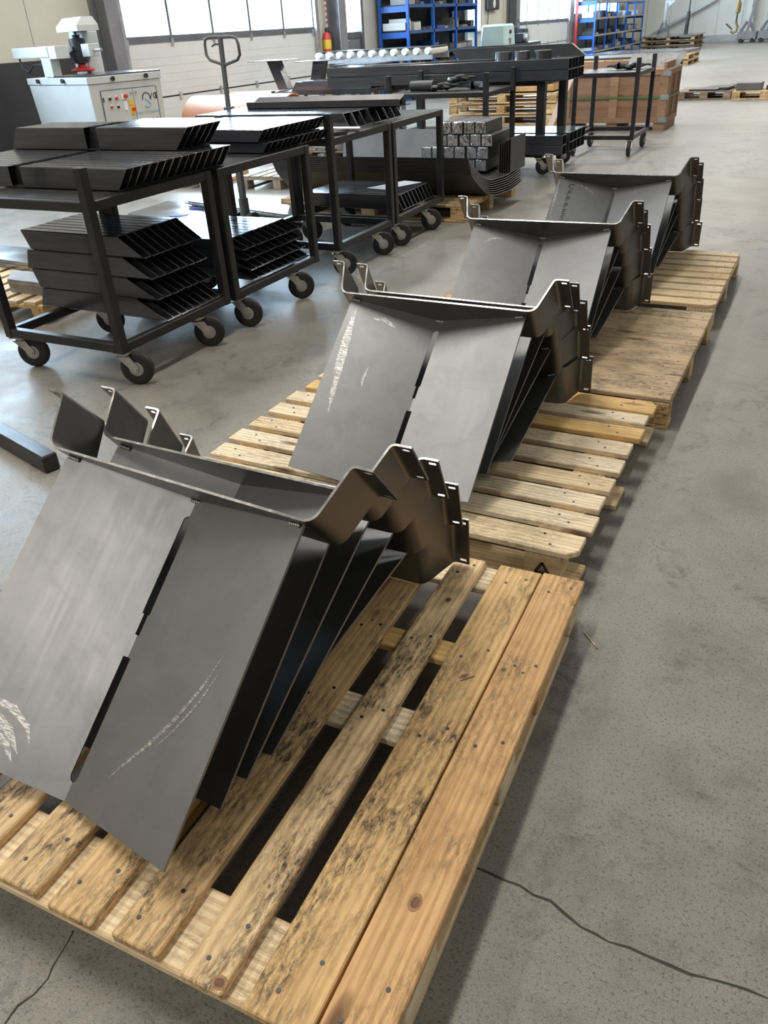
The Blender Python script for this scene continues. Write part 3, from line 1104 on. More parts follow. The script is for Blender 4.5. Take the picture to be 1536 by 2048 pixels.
# --- cart B
cart('second cart of the black row, loaded with bright-topped tubes', -3.95, -3.04, 3.78, 4.75, ph=0.93, phr=0.93, wheel_y=WH)
tB = tube_mesh(1.55, 0.0585, 0.062, -0.35, 0.8)
tube_row(tB, 12, -4.66, 4.33, 0.0605, 0.932, 'black flat tube, {} from front in the lower deck row, second cart', 'lower deck tubes on the second cart')
tB2 = tube_mesh(1.50, 0.0585, 0.072, -0.4, 0.8)
tube_row(tB2, 12, -4.63, 4.31, 0.0605, 0.996, 'black flat tube, {} from front in the upper deck row, second cart', 'upper deck tubes on the second cart')
for li in range(4):
    me = tube_mesh([0.96, 0.94, 0.92, 0.90][li], 0.0715, 0.0575, 0, -2.3)
    tube_row(me, 9, -4.05 + 0.01 * (li % 2), 4.04, 0.073, 0.237 + li * 0.0595, 'black mitred tube, {} from front in low layer %s of the second cart' % ['one', 'two', 'three', 'four'][li], 'stacked tubes low on the second cart')
# --- carts C and D
cart('third cart of the black row with an empty lower frame', -4.00, -3.04, 5.03, 5.93, phr=0.93, wheel_y=WH)
cart('fourth cart of the black row with tubes on its lower frame', -4.00, -3.04, 5.96, 6.92, ph=0.93, wheel_y=(-0.44, 0.16))
tC = tube_mesh(1.50, 0.115, 0.105, 0.95, -0.55)
tube_row(tC, 7, -4.66, 5.52, 0.122, 0.932, 'black wide mitred tube, {} from the front across the third and fourth carts', 'wide tubes across two carts')
tD = tube_mesh(0.98, 0.0675, 0.115, 0.1, -0.5)
tube_row(tD, 9, -4.09, 6.22, 0.070, 0.237, 'black tube, {} from the front on the lower frame of the fourth cart', 'tubes low on the fourth cart')
# sheet of paper on them
pa, pb, pc = G(735, 384, .333), G(833, 371, .333), G(775, 369, .333)
pp = MB().prism([(-3.60, 6.50, .3545), (-3.40, 6.45, .3545), (-3.22, 6.84, .3545), (-3.42, 6.89, .3545)], (0, 0, 0.0008)).build('paper_sheet', 'paper')
tag(pp, 'white sheet of paper lying on dark tubes of the fourth cart', 'paper')
# angle profiles resting on the wide tubes
for i, (y, z, dx, ln) in enumerate(((5.93, 1.0385, 0, 1.40), (6.03, 1.0385, 0.02, 1.38))):
    mb = MB()
    mb.box(0, ln, 0, 0.09, 0, 0.005)
    mb.prism([(0.0, 0.0, 0.0), (0.0, 0.0, 0.05), (0.0, 0.005, 0.05), (0.0, 0.005, 0.0)], (ln, 0, 0))
    o = mb.build('angle_profile', 'dark_sheet')
    o.location = (-4.36 + dx, y, z)
    tag(o, '%s long dark angle profile laid across the wide tubes' % ('front' if i == 0 else 'rear'), 'angle profile', 'angle profiles on the carts')
o = MB().prism([(-4.34, 5.935, 1.047), (-2.99, 5.935, 1.047), (-2.99, 6.09, 1.108), (-4.34, 6.09, 1.108)], (0, -0.002, 0.005)).build('cover_strip', 'dark_sheet')
tag(o, 'long tilted dark steel strip on top of the angle profiles', 'steel strip')
for i, (xa, xb, ya) in enumerate(((-3.42, -3.15, 5.28), (-3.30, -3.10, 5.18))):
    o = MB().prism([(xa, ya, .9315), (xb, ya, .9315), (xb + 0.06, ya + 0.085, .9315), (xa, ya + 0.085, .9315)], (0, 0, 0.02)).build('flat_bar', 'dark_sheet')
    tag(o, '%s short mitred flat bar beside the post of the third cart' % ('rear' if i == 0 else 'front'), 'flat bar', 'flat bars on the third cart')
o = MB().cyl((-3.5, 5.435, 0.946), (-3.03, 5.435, 0.946), 0.0145, 0.0145, 14).build('round_rod', 'zinc', smooth=40)
tag(o, 'short bright round steel rod on the third cart deck', 'steel rod')
# --- low table H behind, with two tall T-posts and a pair of tubes
HY = 11.75
hL, hR = GY(582, 178, HY), GY(742, 177, HY)
HZ = hR.z - 0.012
cart('low black cart behind the row carrying two plate-topped posts', hL.x - 0.35, hR.x, HY - 0.05, HY + 0.95, ph=HZ + 0.02, deck=HZ)
hw = GY(742, 158, HY).z - hR.z
tH = tube_mesh(hR.x - hL.x, 0.16, hw, 0.8, 0.0)
tube_row(tH, 3, hL.x, HY, 0.164, HZ + 0.001, 'dark deep tube, {} from the front beside the plate-topped posts', 'tubes beside the posts')
zz = HZ + 0.003 + hw
o = MB().prism([(hL.x + .2, HY + .02, zz), (hR.x + .05, HY + .02, zz), (hR.x + .18, HY + .46, zz), (hL.x + .3, HY + .46, zz)], (0, 0, 0.01)).build('cover_sheet', 'sheet_steel')
tag(o, 'thin bright steel sheet over the deep tubes', 'steel sheet')
for i, (tx, ty, bx, pt) in enumerate(((548, 121, 572, 'left'), (641, 121, 634, 'right'))):
    yy = HY + 0.6 if i == 0 else HY + 0.72
    T, B = GY(tx, ty, yy), GY(bx, 178, yy)
    kx = (B.x - T.x) / (T.z - B.z)
    hz = T.z - HZ - 0.01
    bx0 = T.x + kx * hz
    r = thing('plate_post', '%s of two slanted black posts topped by a square plate' % pt, 'post', (bx0, yy, HZ), 0, 'plate-topped posts')
    MB().prism([(-0.095, -0.08, 0.008), (0.095, -0.08, 0.008), (0.095, 0.08, 0.008), (-0.095, 0.08, 0.008)], (-kx * hz, 0, hz)).build('post', 'tube_steel', r)
    MB().box(-kx * hz - 0.33, -kx * hz + 0.33, -0.28, 0.28, hz + 0.008, hz + 0.016).build('top_plate', 'sheet_steel', r)
    MB().box(-0.15, 0.15, -0.12, 0.12, 0, 0.008).build('base_plate', 'tube_steel', r)

# --- table E: long tubes on top and below
cart('long black trolley table loaded with box tubes beyond the carts', -4.9, -2.95, 9.47, 10.38, ph=0.96, deck=0.96, name='trolley_table', group=None, pw=0.09)
tE = tube_mesh(2.95, 0.118, 0.100, 0, 0)
for lv in range(2):
    tube_row(tE, 5, -5.60, 9.30, 0.120, 0.968 + lv * 0.102, 'long black box tube, {} from front, %s layer on the trolley table' % ['lower', 'upper'][lv], 'long box tubes on the trolley table', rz=0.0)
tE2 = tube_mesh(2.2, 0.15, 0.098, 0, 0)
for lv in range(2):
    for k, yy in enumerate((9.31, 9.57, 9.73, 9.89, 10.05)):
        tube_row(tE2, 1, -4.87, yy, 0, 0.237 + lv * 0.1, 'black box tube, {} from front, %s layer below the trolley table' % ['lower', 'upper'][lv], 'box tubes low on the trolley table', first=k)
# on top: folded channel, ring discs, flat sheets
o = MB().prism([(-4.10, 10.02, 1.172), (-2.62, 10.02, 1.172), (-2.78, 10.02, 1.29), (-4.22, 10.02, 1.29)], (0, 0.06, 0)).build('steel_channel', 'dark_sheet')
o.location.y = -0.2
tag(o, 'dark folded channel with mitred ends lying on the long box tubes', 'channel')
for i, x in enumerate((-3.43, -3.22, -2.98)):
    mb = MB()
    prof = []
    for k in range(9):
        prof += [(k * 0.009, 0.092), (k * 0.009 + 0.0075, 0.092), (k * 0.009 + 0.008, 0.088)]
    mb.lathe((0, 0, 0), (0, 0, 1), prof, 24)
    o = mb.build('disc_stack', 'sheet_steel' if i < 2 else 'dark_sheet', smooth=30)
    o.location = (x, 9.46, 1.1715)
    tag(o, 'stack of round steel discs, %s of three on the long box tubes' % ('leftmost', 'middle', 'rightmost')[i], 'disc stack', 'stacks of steel discs')
for i, (xa, xb, ya, yb, z) in enumerate(((-5.0, -4.1, 9.35, 9.75, 1.1715), (-4.35, -3.55, 9.4, 9.8, 1.178))):
    o = MB().prism([(xa, ya, z), (xb, ya + .05, z), (xb + .1, yb, z), (xa + .1, yb - .04, z)], (0, 0, 0.005)).build('flat_sheet', ['dark_sheet', 'sheet_steel'][i])
    tag(o, ['dark thin sheet at the left end of the long box tubes', 'bright thin sheet in the middle of the long box tubes'][i], 'steel sheet', 'thin sheets on the tubes')
# --- cart F with gloves
cart('small black cart with gloves before the trolley table', -4.34, -3.2, 8.38, 9.24, ph=1.115, deck=0.945)


def glove(label, loc, rz, s=1.0, pile=1):
    r = thing('work_glove', label, 'glove', loc, rz, 'black work gloves')
    # one skinned hand shape: palm and five fingers
    me = bpy.data.meshes.new('glove_body')
    vs = [(-0.09, 0, 0.03), (-0.03, 0, 0.035), (0.03, 0, 0.032)]
    ed = [(0, 1), (1, 2)]
    rd = [0.042, 0.040, 0.042]
    for k, (dy, ln) in enumerate(((-0.033, 0.065), (-0.011, 0.08), (0.011, 0.076), (0.033, 0.06))):
        a = len(vs)
        vs += [(0.055, dy, 0.032), (0.06 + ln * 0.55, dy * 1.25, 0.038), (0.055 + ln, dy * 1.4, 0.026)]
        ed += [(2, a), (a, a + 1), (a + 1, a + 2)]
        rd += [0.014, 0.0125, 0.010]
    a = len(vs)
    vs += [(-0.005, -0.045, 0.03), (0.03, -0.075, 0.025)]
    ed += [(1, a), (a, a + 1)]
    rd += [0.016, 0.012]
    me.from_pydata([tuple(c * s for c in q) for q in vs], ed, [])
    o = bpy.data.objects.new('glove_body', me)
    COL.objects.link(o)
    o.parent = r
    sk = o.modifiers.new('skin', 'SKIN')
    for i, q in enumerate(rd):
        me.skin_vertices[0].data[i].radius = (q * s, q * s * 0.75)
    me.skin_vertices[0].data[0].use_root = True
    sb = o.modifiers.new('subdivision', 'SUBSURF')
    sb.levels = sb.render_levels = 1
    me.materials.append(MATS['rubber'])
    cuff = MB().lathe((-0.125 * s, 0, 0.034 * s), (1, 0, 0), [(0, 0.044 * s), (0.004, 0.049 * s), (0.05 * s, 0.046 * s), (0.054 * s, 0.040 * s)], 14)
    cf = cuff.build('cuff', 'cart_steel', r, smooth=40)
    cf.scale = (1, 0.9, 0.5)
    cf.location.z = 0.008
    return r


glove('left black glove in the heap on the small cart', (-3.78, 8.68, 0.946), 0.5, 1.25)
glove('middle black glove on top of the glove heap', (-3.62, 8.74, 1.015), 0.9, 1.2)
glove('right black glove at the end of the small cart', (-3.46, 8.70, 0.946), 2.8, 1.25)
o = MB().lathe((0, 0, 0), (1, 0, 0), [(0, 0.035), (0.005, 0.05), (0.27, 0.052), (0.275, 0.035)], 16).build('black_roll', 'dark_sheet', smooth=40)
o.location = (-4.18, 8.66, 0.998)
tag(o, 'dark rolled sheet beside the gloves on the small cart', 'roll')
# --- cart G (right, by the crate)
cart('lone black cart at right in front of the plywood crate', -3.06, -2.26, 10.98, 11.95, swivel=(-1.45, -1.55, -1.5, -1.6), group='black steel carts')
glove('pair-thick black glove lying on the lone cart by the crate', (-2.62, 11.5, 0.932), 2.9, 1.3)
glove('second black glove beside the post of the lone cart', (-2.42, 11.62, 0.932), 0.4, 1.2)

# ================================================================== CURVED SHEETS, BLOCKS, PLATES ON THEIR PALLET
pallet('wooden_pallet', 'pale pallet under the stack of curved dark sheets', -3.85, 7.62, 0, 2.0, 1.35, [(k * 0.15 - 0.6, 0.12) for k in range(9)], 'pine_worn', 'pine_worn', nails=False, group='pallets on the shop floor')
for i in range(8):
    mb = MB()
    A, B = [], []
    n = 14
    z0 = PT + 0.002 + 0.021 * i
    for k in range(n + 1):
        t = k / n
        y = 7.12 + 0.95 * t - 0.012 * i
        # deep at t=0.35, front lip higher than the back
        z = z0 + (0.23 * max(0, (0.35 - t) / 0.35) ** 1.6 if t < 0.35 else 0.03 * ((t - 0.35) / 0.65) ** 1.7)
        A.append((y, z))
    lo = mb.add([(-4.98, y, z) for y, z in A]) + mb.add([(-2.86 + 0.16 * min(1, (k / n) / 0.6), y, z) for k, (y, z) in enumerate(A)])
    hi = mb.add([(-4.98, y, z + 0.006) for y, z in A]) + mb.add([(-2.86 + 0.16 * min(1, (k / n) / 0.6), y, z + 0.006) for k, (y, z) in enumerate(A)])
    m1 = n + 1
    for k in range(n):
        mb.face((lo[k], lo[k + 1], lo[m1 + k + 1], lo[m1 + k]))
        mb.face((hi[k], hi[m1 + k], hi[m1 + k + 1], hi[k + 1]))
        mb.face((lo[k], hi[k], hi[k + 1], lo[k + 1]))
        mb.face((lo[m1 + k], lo[m1 + k + 1], hi[m1 + k + 1], hi[m1 + k]))
    for k in (0, n):
        mb.face((lo[k], lo[m1 + k], hi[m1 + k], hi[k]))
    o = mb.build('curved_sheet', 'dark_sheet', smooth=30)
    o.data.materials.append(MATS['cut_edge'])
    for pl in o.data.polygons:
        if pl.area < 0.0012 or abs(pl.normal.x) > 0.7:
            pl.material_index = 1
    tag(o, 'dark curved steel sheet, %s from the bottom of the nested stack' % ORD[i], 'steel sheet', 'nested curved sheets')
TROUGH = PT + 0.002 + 0.021 * 7 + 0.036
blk = MB().box(0, 0.112, 0, 0.46, 0, 0.106).mesh('steel_block', 'dark_sheet')
foilm = MB().box(0.003, 0.109, -0.004, 0.05, 0.003, 0.1065).mesh('foil_wrap', 'foil')
LAY = [(-3.60, 6), (-3.575, 6), (-3.42, 5), (-3.37, 4)]
for li, (x0, n) in enumerate(LAY):
    for k in range(n):
        r = thing('steel_block', 'foil-ended steel block, %s from the left in layer %s of the pile' % (ORD[k], ['one', 'two', 'three', 'four'][li]), 'steel block',
                  (x0 + k * 0.116 + random.uniform(-.002, .002), 7.55 + random.uniform(-0.012, 0.012) + (0.05 if li in (1, 3) else 0.06), TROUGH + li * 0.1075), random.uniform(-0.02, 0.02), 'foil-ended steel blocks')
        link('block_body', blk, r, 0.004)
        fo = link('foil_wrap', foilm, r, 0.008)
for k in range(6):
    o = MB().box(0, 0.005, 0, 0.42, 0, 0.27 + 0.006 * k).build('upright_plate', 'dark_sheet')
    o.location = (-2.80 + k * 0.022, 7.66, TROUGH - 0.035 + 0.004 * k)
    tag(o, 'thin dark plate standing upright, %s from the steel blocks' % ORD[k], 'steel plate', 'upright plates beside the blocks')
o = MB().prism([(-4.78, 8.12, TROUGH), (-3.55, 8.12, TROUGH), (-3.55, 8.22, TROUGH + 0.30), (-4.78, 8.22, TROUGH + 0.30)], (0, 0.012, 0)).build('leaning_plate', 'grey_plate')
tag(o, 'wide grey plate leaning behind the curved sheets', 'steel plate')

# ================================================================== MID-LEFT: PALLETS AND SHEETS BEHIND THE CARTS


def flat_stack(n, poly, z, t, lab, mat='sheet_steel', group=None, cat='steel sheet', gap=0.0006, jit=0.02, name='steel_sheet'):
    for k in range(n):
        jx, jy = (random.uniform(-jit, jit), random.uniform(-jit, jit)) if k < n - 1 else (0, 0)
        o = MB().prism([(x + jx, y + jy, z + k * (t + gap)) for x, y in poly], (0, 0, t)).build(name, mat)
        tag(o, lab.format('topmost' if k == n - 1 else (ORD[k] + ' from below')), cat, group)


SK = [(k * 0.145 - 0.435, 0.115) for k in range(7)]
# P5 old grey pallet with bright sheets
pallet('wooden_pallet', 'weathered grey pallet behind the second cart', -5.75, 8.75, 0.06 + R90, 1.2, 1.0, [(k * 0.145 - 0.435, 0.118) for k in range(7)], 'pine_grey', 'pine_grey', nails=False, group='pallets on the shop floor')
flat_stack(2, [(-6.15, 8.9), (-5.72, 8.85), (-5.70, 9.2), (-6.12, 9.25)], PT + 0.001, 0.012, 'small bright sheet on the weathered pallet, {}', group='small sheets on the weathered pallet')
flat_stack(2, [(q.x, q.y) for q in (G(600, 296, .15), G(742, 300, .15), G(790, 284, .15), G(660, 276, .15))], PT + 0.001, 0.008, 'wide bright sheet on the pallet behind the third cart, {}', group='wide sheets behind the carts')
pallet('wooden_pallet', 'grey pallet behind the third cart under wide sheets', -6.25, 10.85, R90, 1.05, 1.4, [(k * 0.16 - 0.48, 0.12) for k in range(7)], 'pine_grey', 'pine_grey', nails=False, group='pallets on the shop floor')
# P6 orange-brown pallet end further left
pallet('wooden_pallet', 'brown pallet on open floor seen under the front carts', -7.22, 8.5, 0.05 + R90, 0.95, 1.05, SK, 'pine_red', 'pine_red', nails=False, group='pallets on the shop floor')
# white-bright sheets low on the floor behind cart B
a_ = [G(375, 402, .11), G(602, 433, .11), G(618, 412, .11), G(470, 384, .11)]
flat_stack(5, [(q.x, q.y) for q in a_], 0.058, 0.010, 'large bright floor sheet behind the second cart, {}', group='large floor sheets', jit=0.03)
for i, f in enumerate((0.25, 0.75)):
    q0, q1 = a_[0].lerp(a_[3], f), a_[1].lerp(a_[2], f)
    o = MB().bar((q0.x + .45, q0.y, 0.029), (q1.x - .45, q1.y, 0.029), 0.09, 0.058).build('timber_bearer', 'pine_grey')
    tag(o, '%s timber bearer beneath the large floor sheets' % ('front', 'rear')[i], 'timber', 'bearers under the sheets')
b_ = [G(255, 428, .05), G(345, 440, .05), G(480, 425, .05), G(335, 403, .05)]
flat_stack(3, [(q.x, q.y) for q in b_], 0.030, 0.008, 'bright floor sheet left of the large ones, {}', group='smaller floor sheets', jit=0.02)
o = MB().bar((b_[0].lerp(b_[2], .25).x, b_[0].lerp(b_[2], .25).y, .015), (b_[0].lerp(b_[2], .75).x, b_[0].lerp(b_[2], .75).y, .015), 0.07, 0.03).build('timber_bearer', 'pine_grey')
tag(o, 'thin timber bearer beneath the smaller floor sheets', 'timber', 'bearers under the sheets')
for i, (px, py) in enumerate(((358, 430), (398, 416))):
    q = G(px, py, 0.058)
    o = MB().box(-0.09, 0.09, -0.05, 0.05, 0, 0.003).build('tape_patch', 'blue_tape')
    o.location = (q.x, q.y, 0.0565)
    o.rotation_euler = (0, 0, 0.4)
    tag(o, 'dark blue patch on the smaller floor sheets, %s' % ('nearer', 'farther')[i], 'tape', 'blue patches on sheets')
# P7 left of cart A with steel sheets
pallet('wooden_pallet', 'pale pallet with sheets at the left edge behind the front cart', -5.02, 3.98, 0.12 + R90, 1.15, 1.1, [(k * 0.15 - 0.45, 0.1) for k in range(7)], 'pine_pale', 'pine_worn', nails=False, group='pallets on the shop floor')
flat_stack(5, [(q.x, q.y) for q in (G(-70, 508, .21), G(68, 527, .21), G(80, 497, .21), G(-30, 486, .21))], PT + 0.001, 0.012, 'bright sheet at the back of the left-edge pallet, {}', group='sheets on the left-edge pallet', jit=0.008)
flat_stack(6, [(q.x, q.y) for q in (G(14, 557, .235), G(90, 566, .235), G(84, 544, .235), G(24, 539, .235))], PT + 0.001, 0.014, 'greenish-grey short sheet at the front of the left-edge pallet, {}', 'rough_grey_plate', 'short sheets on the left-edge pallet', jit=0.006)
# black square tube lying on the floor at the left edge
pA, pB = G(-160, 800, 0.0), G(93, 949, 0.0)
d_ = (pB - pA).normalized()
pS = Vector((-d_.y, d_.x, 0))
if pS.y < 0:
    pS = -pS
mb = MB().prism([pB + Vector((0, 0, 0.001)), pB + pS * 0.07 + Vector((0, 0, 0.001)), pB + pS * 0.07 + Vector((0, 0, 0.08)), pB + Vector((0, 0, 0.08))], pA - pB)
o = mb.build('square_bar', 'cart_steel', bev=0.006)
tag(o, 'thick black square bar lying on floor at the left edge', 'steel bar')
# straw sliver on the floor
a_, b_ = G(1168, 1265), G(1195, 1298)
o = MB().bar((a_.x, a_.y, 0.002), (b_.x, b_.y, 0.002), 0.003, 0.003).build('wood_splinter', 'pine_pale')
tag(o, 'thin pale wood splinter on the floor right of the nearest pallet', 'splinter')

# ================================================================== PALLET TRUCK (only its handle shows above the tubes)
r = thing('pallet_truck', 'pallet truck with dark loop handle standing behind the carts', 'pallet truck', (-4.80, 6.16, 0), 0.0)
tp = GY(440, 74, 6.16)
lp = GY(448, 122, 6.16)
bs = GY(457, 216, 6.16)


def loc(q):
    return Vector((q.x + 4.80, q.y - 6.16, q.z))


tp, lp, bs = loc(tp), loc(lp), loc(bs)
ft = Vector((bs.x + 0.02, bs.y, 0.30))
MB().bar(tp, bs, 0.036, 0.03, (0, 1, 0)).build('shaft', 'frame_grey', r, bev=0.004)
mb = MB().bar(bs + Vector((0.005, 0, 0.01)), bs + Vector((0.01, 0, -0.10)), 0.075, 0.06, (0, 1, 0))
mb.build('shaft_socket', 'frame_grey', r, bev=0.004)
MB().bar(bs + Vector((0.01, 0, -0.10)), ft, 0.05, 0.045, (0, 1, 0)).build('shaft_base', 'frame_grey', r)
W_ = 0.172
H_ = (tp - lp).length
e1 = Vector((1, 0, -0.02))
dn = (lp - tp).normalized()
loop = [tp - e1 * (W_ - 0.05), tp + e1 * (W_ - 0.05), tp + e1 * (W_ - 0.012) + dn * 0.012, tp + e1 * W_ + dn * 0.05, tp + e1 * W_ + dn * 0.13, tp + e1 * (W_ - 0.03) + dn * 0.165, lp + dn * 0.03]
loop2 = [tp - e1 * (W_ - 0.05), tp - e1 * (W_ - 0.012) + dn * 0.012, tp - e1 * W_ + dn * 0.05, tp - e1 * W_ + dn * 0.13, tp - e1 * (W_ - 0.03) + dn * 0.165, lp + dn * 0.03]
MB().tube(loop, 0.013, 10).tube(loop2, 0.013, 10).build('loop_handle', 'frame_grey', r, smooth=50)
MB().tube([tp + dn * 0.055, tp + dn * 0.05 - e1 * 0.06, tp + dn * 0.065 - e1 * 0.10], 0.007, 8).build('release_lever', 'machine_dark', r, smooth=50)
MB().cyl((ft.x, ft.y, 0.05), (ft.x, ft.y, 0.30), 0.05, 0.045, 14).build('pump', 'frame_grey', r, smooth=40)
for s in (-1, 1):
    MB().cyl((ft.x + s * 0.05, ft.y, 0.09), (ft.x + s * 0.10, ft.y, 0.09), 0.09, 0.09, 20).build('steer_wheel', 'rubber', r, smooth=40)

# ================================================================== CRATE, WOOD PALLETS, LEANING BOARD
r = thing('plywood_crate', 'large reddish plywood crate with battens and green strap', 'crate', (-3.13, 13.95, 0), 0.0)
cw, cdp, ch = 0.78, 0.45, 0.70
MB().box(-cw, cw, -cdp, cdp, 0.11, 0.11 + ch).build('plywood_body', 'plywood', r)
for (a, b) in ((-cw, -cw + 0.12), (-0.06, 0.06), (cw - 0.12, cw)):
    MB().box(a, b, -cdp - 0.016, -cdp, 0.17, 0.74).build('batten', 'crate_batten', r)
for z in (0.11, 0.74):
    MB().box(-cw, cw, -cdp - 0.018, -cdp, z, z + 0.07).build('batten', 'crate_batten', r)
    MB().box(cw, cw + 0.018, -cdp, cdp, z, z + 0.07).build('batten', 'crate_batten', r)
for y in (-cdp, -0.05, cdp - 0.10):
    MB().box(cw, cw + 0.016, y, y + 0.10, 0.18, 0.74).build('batten', 'crate_batten', r)
mb = MB()
mb.box(-cw - 0.002, cw + 0.02, -cdp - 0.022, -cdp - 0.019, 0.44, 0.465)
mb.box(cw + 0.019, cw + 0.022, -cdp - 0.02, cdp, 0.44, 0.465)
mb.build('strap', 'green_strap', r)
for z in (0.15, 0.45, 0.76):
    MB().box(cw - 0.09, cw + 0.024, -cdp - 0.026, -cdp - 0.018, z - 0.035, z + 0.035).build('corner_plate', 'galvanised', r)
for x in (-cw + 0.08, 0, cw - 0.08):
    MB().box(x - 0.08, x + 0.08, -cdp, cdp, 0, 0.11).build('skid', 'crate_batten', r)
mb = MB()
MB().box(cw - 0.10, cw - 0.06, -cdp + 0.06, cdp - 0.02, 0.81, 0.90).build('rim_board', 'crate_batten', r)
MB().box(-cw + 0.06, cw - 0.1, cdp - 0.06, cdp - 0.02, 0.81, 0.90).build('rim_board', 'crate_batten', r)
o = MB().prism([(-3.12, 14.15, 0.812), (-2.35, 14.15, 0.812), (-2.28, 14.30, 0.99), (-3.08, 14.30, 0.99)], (0, 0.04, 0)).build('grey_slab', 'rough_grey_plate')
tag(o, 'mottled grey slab standing on top of the plywood crate', 'slab')
for k in range(3):
    r_, _ = pallet('wooden_pallet', 'pallet in the wood pile behind the trolley table, %s' % ('lowest', 'middle', 'topmost')[k], -5.25, 14.9, 0.02 * k, 1.9, 1.1, [(j * 0.155 - 0.465, 0.125) for j in range(7)], 'pine_pale', 'pine_worn', nails=False, group='pallets in the wood pile')
    r_.location.z = k * 0.165
for k in range(2):
    o = MB().box(-0.85, 0.85, -0.45, 0.45, 0, 0.10).build('timber_pack', 'pine_red', bev=0.01)
    o.location = (-5.2, 14.9, 0.166 * 3 + k * 0.102)
    tag(o, '%s bundle of brown boards on the wood pile' % ('lower', 'upper')[k], 'timber', 'board bundles')
q0, q1 = G(1075, 262, 0.0), G(1110, 262, 0.0)
o = MB().prism([(-4.02, 12.9, 0.0), (-3.80, 12.4, 0.0), (-3.50, 12.6, 0.80), (-3.72, 13.1, 0.80)], (0.02, 0.008, 0)).build('leaning_board', 'crate_batten')
tag(o, 'tan board leaning between the trolley table and the crate', 'board')

# ================================================================== RIGHT BACKGROUND: PALLETS ON THE FLOOR
pallet('wooden_pallet', 'green-grey pallet carrying dark offcuts on the open floor', -2.50, 18.85, 0, 1.0, 1.15, [(k * 0.16 - 0.48, 0.12) for k in range(7)], 'pine_grey', 'pine_grey', nails=False, group='pallets at the right background')
pallet('wooden_pallet', 'pale pallet carrying a grey box at the right edge', -1.40, 18.7, 0, 1.15, 1.1, [(k * 0.16 - 0.48, 0.11) for k in range(7)], 'pine_pale', 'pine_worn', nails=False, group='pallets at the right background')
o = MB().prism([(-2.80, 18.4, PT + .001), (-2.28, 18.35, PT + .001), (-2.10, 19.3, PT + .001), (-2.45, 19.35, PT + .001)], (0, 0, 0.03)).build('dark_plate', 'dark_sheet')
tag(o, 'dark pointed plate lying on the green-grey pallet', 'steel plate')
o = MB().prism([(-2.25, 18.4, PT + .034), (-2.08, 18.4, PT + .034), (-1.98, 19.25, PT + .034), (-2.10, 19.3, PT + .034)], (0, 0, 0.02)).build('dark_strip', 'dark_sheet')
tag(o, 'narrow dark strip on the right side of the green-grey pallet', 'steel plate')
o = MB().box(-1.93, -1.48, 18.32, 18.75, PT + 0.001, PT + 0.13).build('grey_box', 'grey_plate', bev=0.01)
tag(o, 'low grey steel box on the pallet at the right edge', 'box')
o = MB().box(-1.40, -1.05, 18.35, 18.7, PT + 0.001, PT + 0.08).build('dark_box', 'dark_sheet', bev=0.01)
tag(o, 'low dark box cut by the right picture edge', 'box')

# sheets on pallets further back along the left wall
for (x, y, L, D, n, lab) in ((-5.6, 24.5, 2.6, 2.0, 1, 'wide pallet with dark sheets beyond the crate'), (-6.2, 31.0, 3.0, 2.2, 2, 'pallet with glossy sheets in the far hall')):
    for k in range(n):
        r_, _ = pallet('wooden_pallet', lab + (', %s' % ('lower', 'upper')[k] if n > 1 else ''), x, y, 0, L, D, [(j * 0.3 - 0.9, 0.22) for j in range(7)], 'pine_pale', 'pine_worn', nails=False, group='far pallets', bev=0)
        r_.location.z = k * 0.165
flat_stack(4, [(-7.2, 23.4), (-4.3, 23.4), (-4.2, 25.7), (-7.1, 25.7)], 0.146, 0.03, 'broad dark sheet on the wide pallet beyond the crate, {}', 'sheet_steel', 'broad sheets beyond the crate')
flat_stack(3, [(-8.0, 29.8), (-4.9, 29.8), (-4.7, 32.3), (-7.8, 32.3)], 0.312, 0.03, 'glossy bluish sheet on the far double pallet, {}', 'sheet_steel', 'glossy sheets in the far hall')
for k in range(3):
    r_, _ = pallet('wooden_pallet', 'pallet in the far sheet stack by the end wall, %s' % ('lowest', 'middle', 'topmost')[k], -7.45, 42.6, 0, 2.2, 2.4, [(j * 0.34 - 1.02, 0.25) for j in range(7)], 'pine_pale', 'pine_worn', nails=False, group='far pallets', bev=0)
    r_.location.z = k * 0.19
    o = MB().box(-8.6, -6.28, 41.3, 43.9, 0.146 + k * 0.19, 0.186 + k * 0.19).build('steel_sheet', 'dark_sheet' if k < 2 else 'sheet_steel')
    tag(o, 'thick sheet on the %s pallet of the far stack' % ('lowest', 'middle', 'topmost')[k], 'steel sheet', 'sheets in the far stack')
# tan open wooden box behind the trolley table
r = thing('wooden_box', 'open tan wooden box behind the lone cart', 'box', (-4.25, 17.6, 0), 0.0)
for (a, b, c_, d_) in ((-0.9, 0.9, -0.6, -0.56), (-0.9, 0.9, 0.56, 0.6), (-0.9, -0.86, -0.56, 0.56), (0.86, 0.9, -0.56, 0.56)):
    MB().box(a, b, c_, d_, 0.0, 0.80).build('side_board', 'pine_worn', r)
for x in (-0.86, 0.0, 0.78):
    MB().box(x, x + 0.08, -0.63, -0.60, 0.0, 0.80).build('batten', 'pine_pale', r)
MB().box(-0.86, 0.86, -0.56, 0.56, 0.0, 0.03).build('bottom_board', 'pine_worn', r)
o = MB().box(-5.4, -3.2, 17.1, 18.3, 0.802, 0.83).build('cover_plate', 'dark_sheet')
tag(o, 'dark plate covering the tan wooden box', 'steel plate')

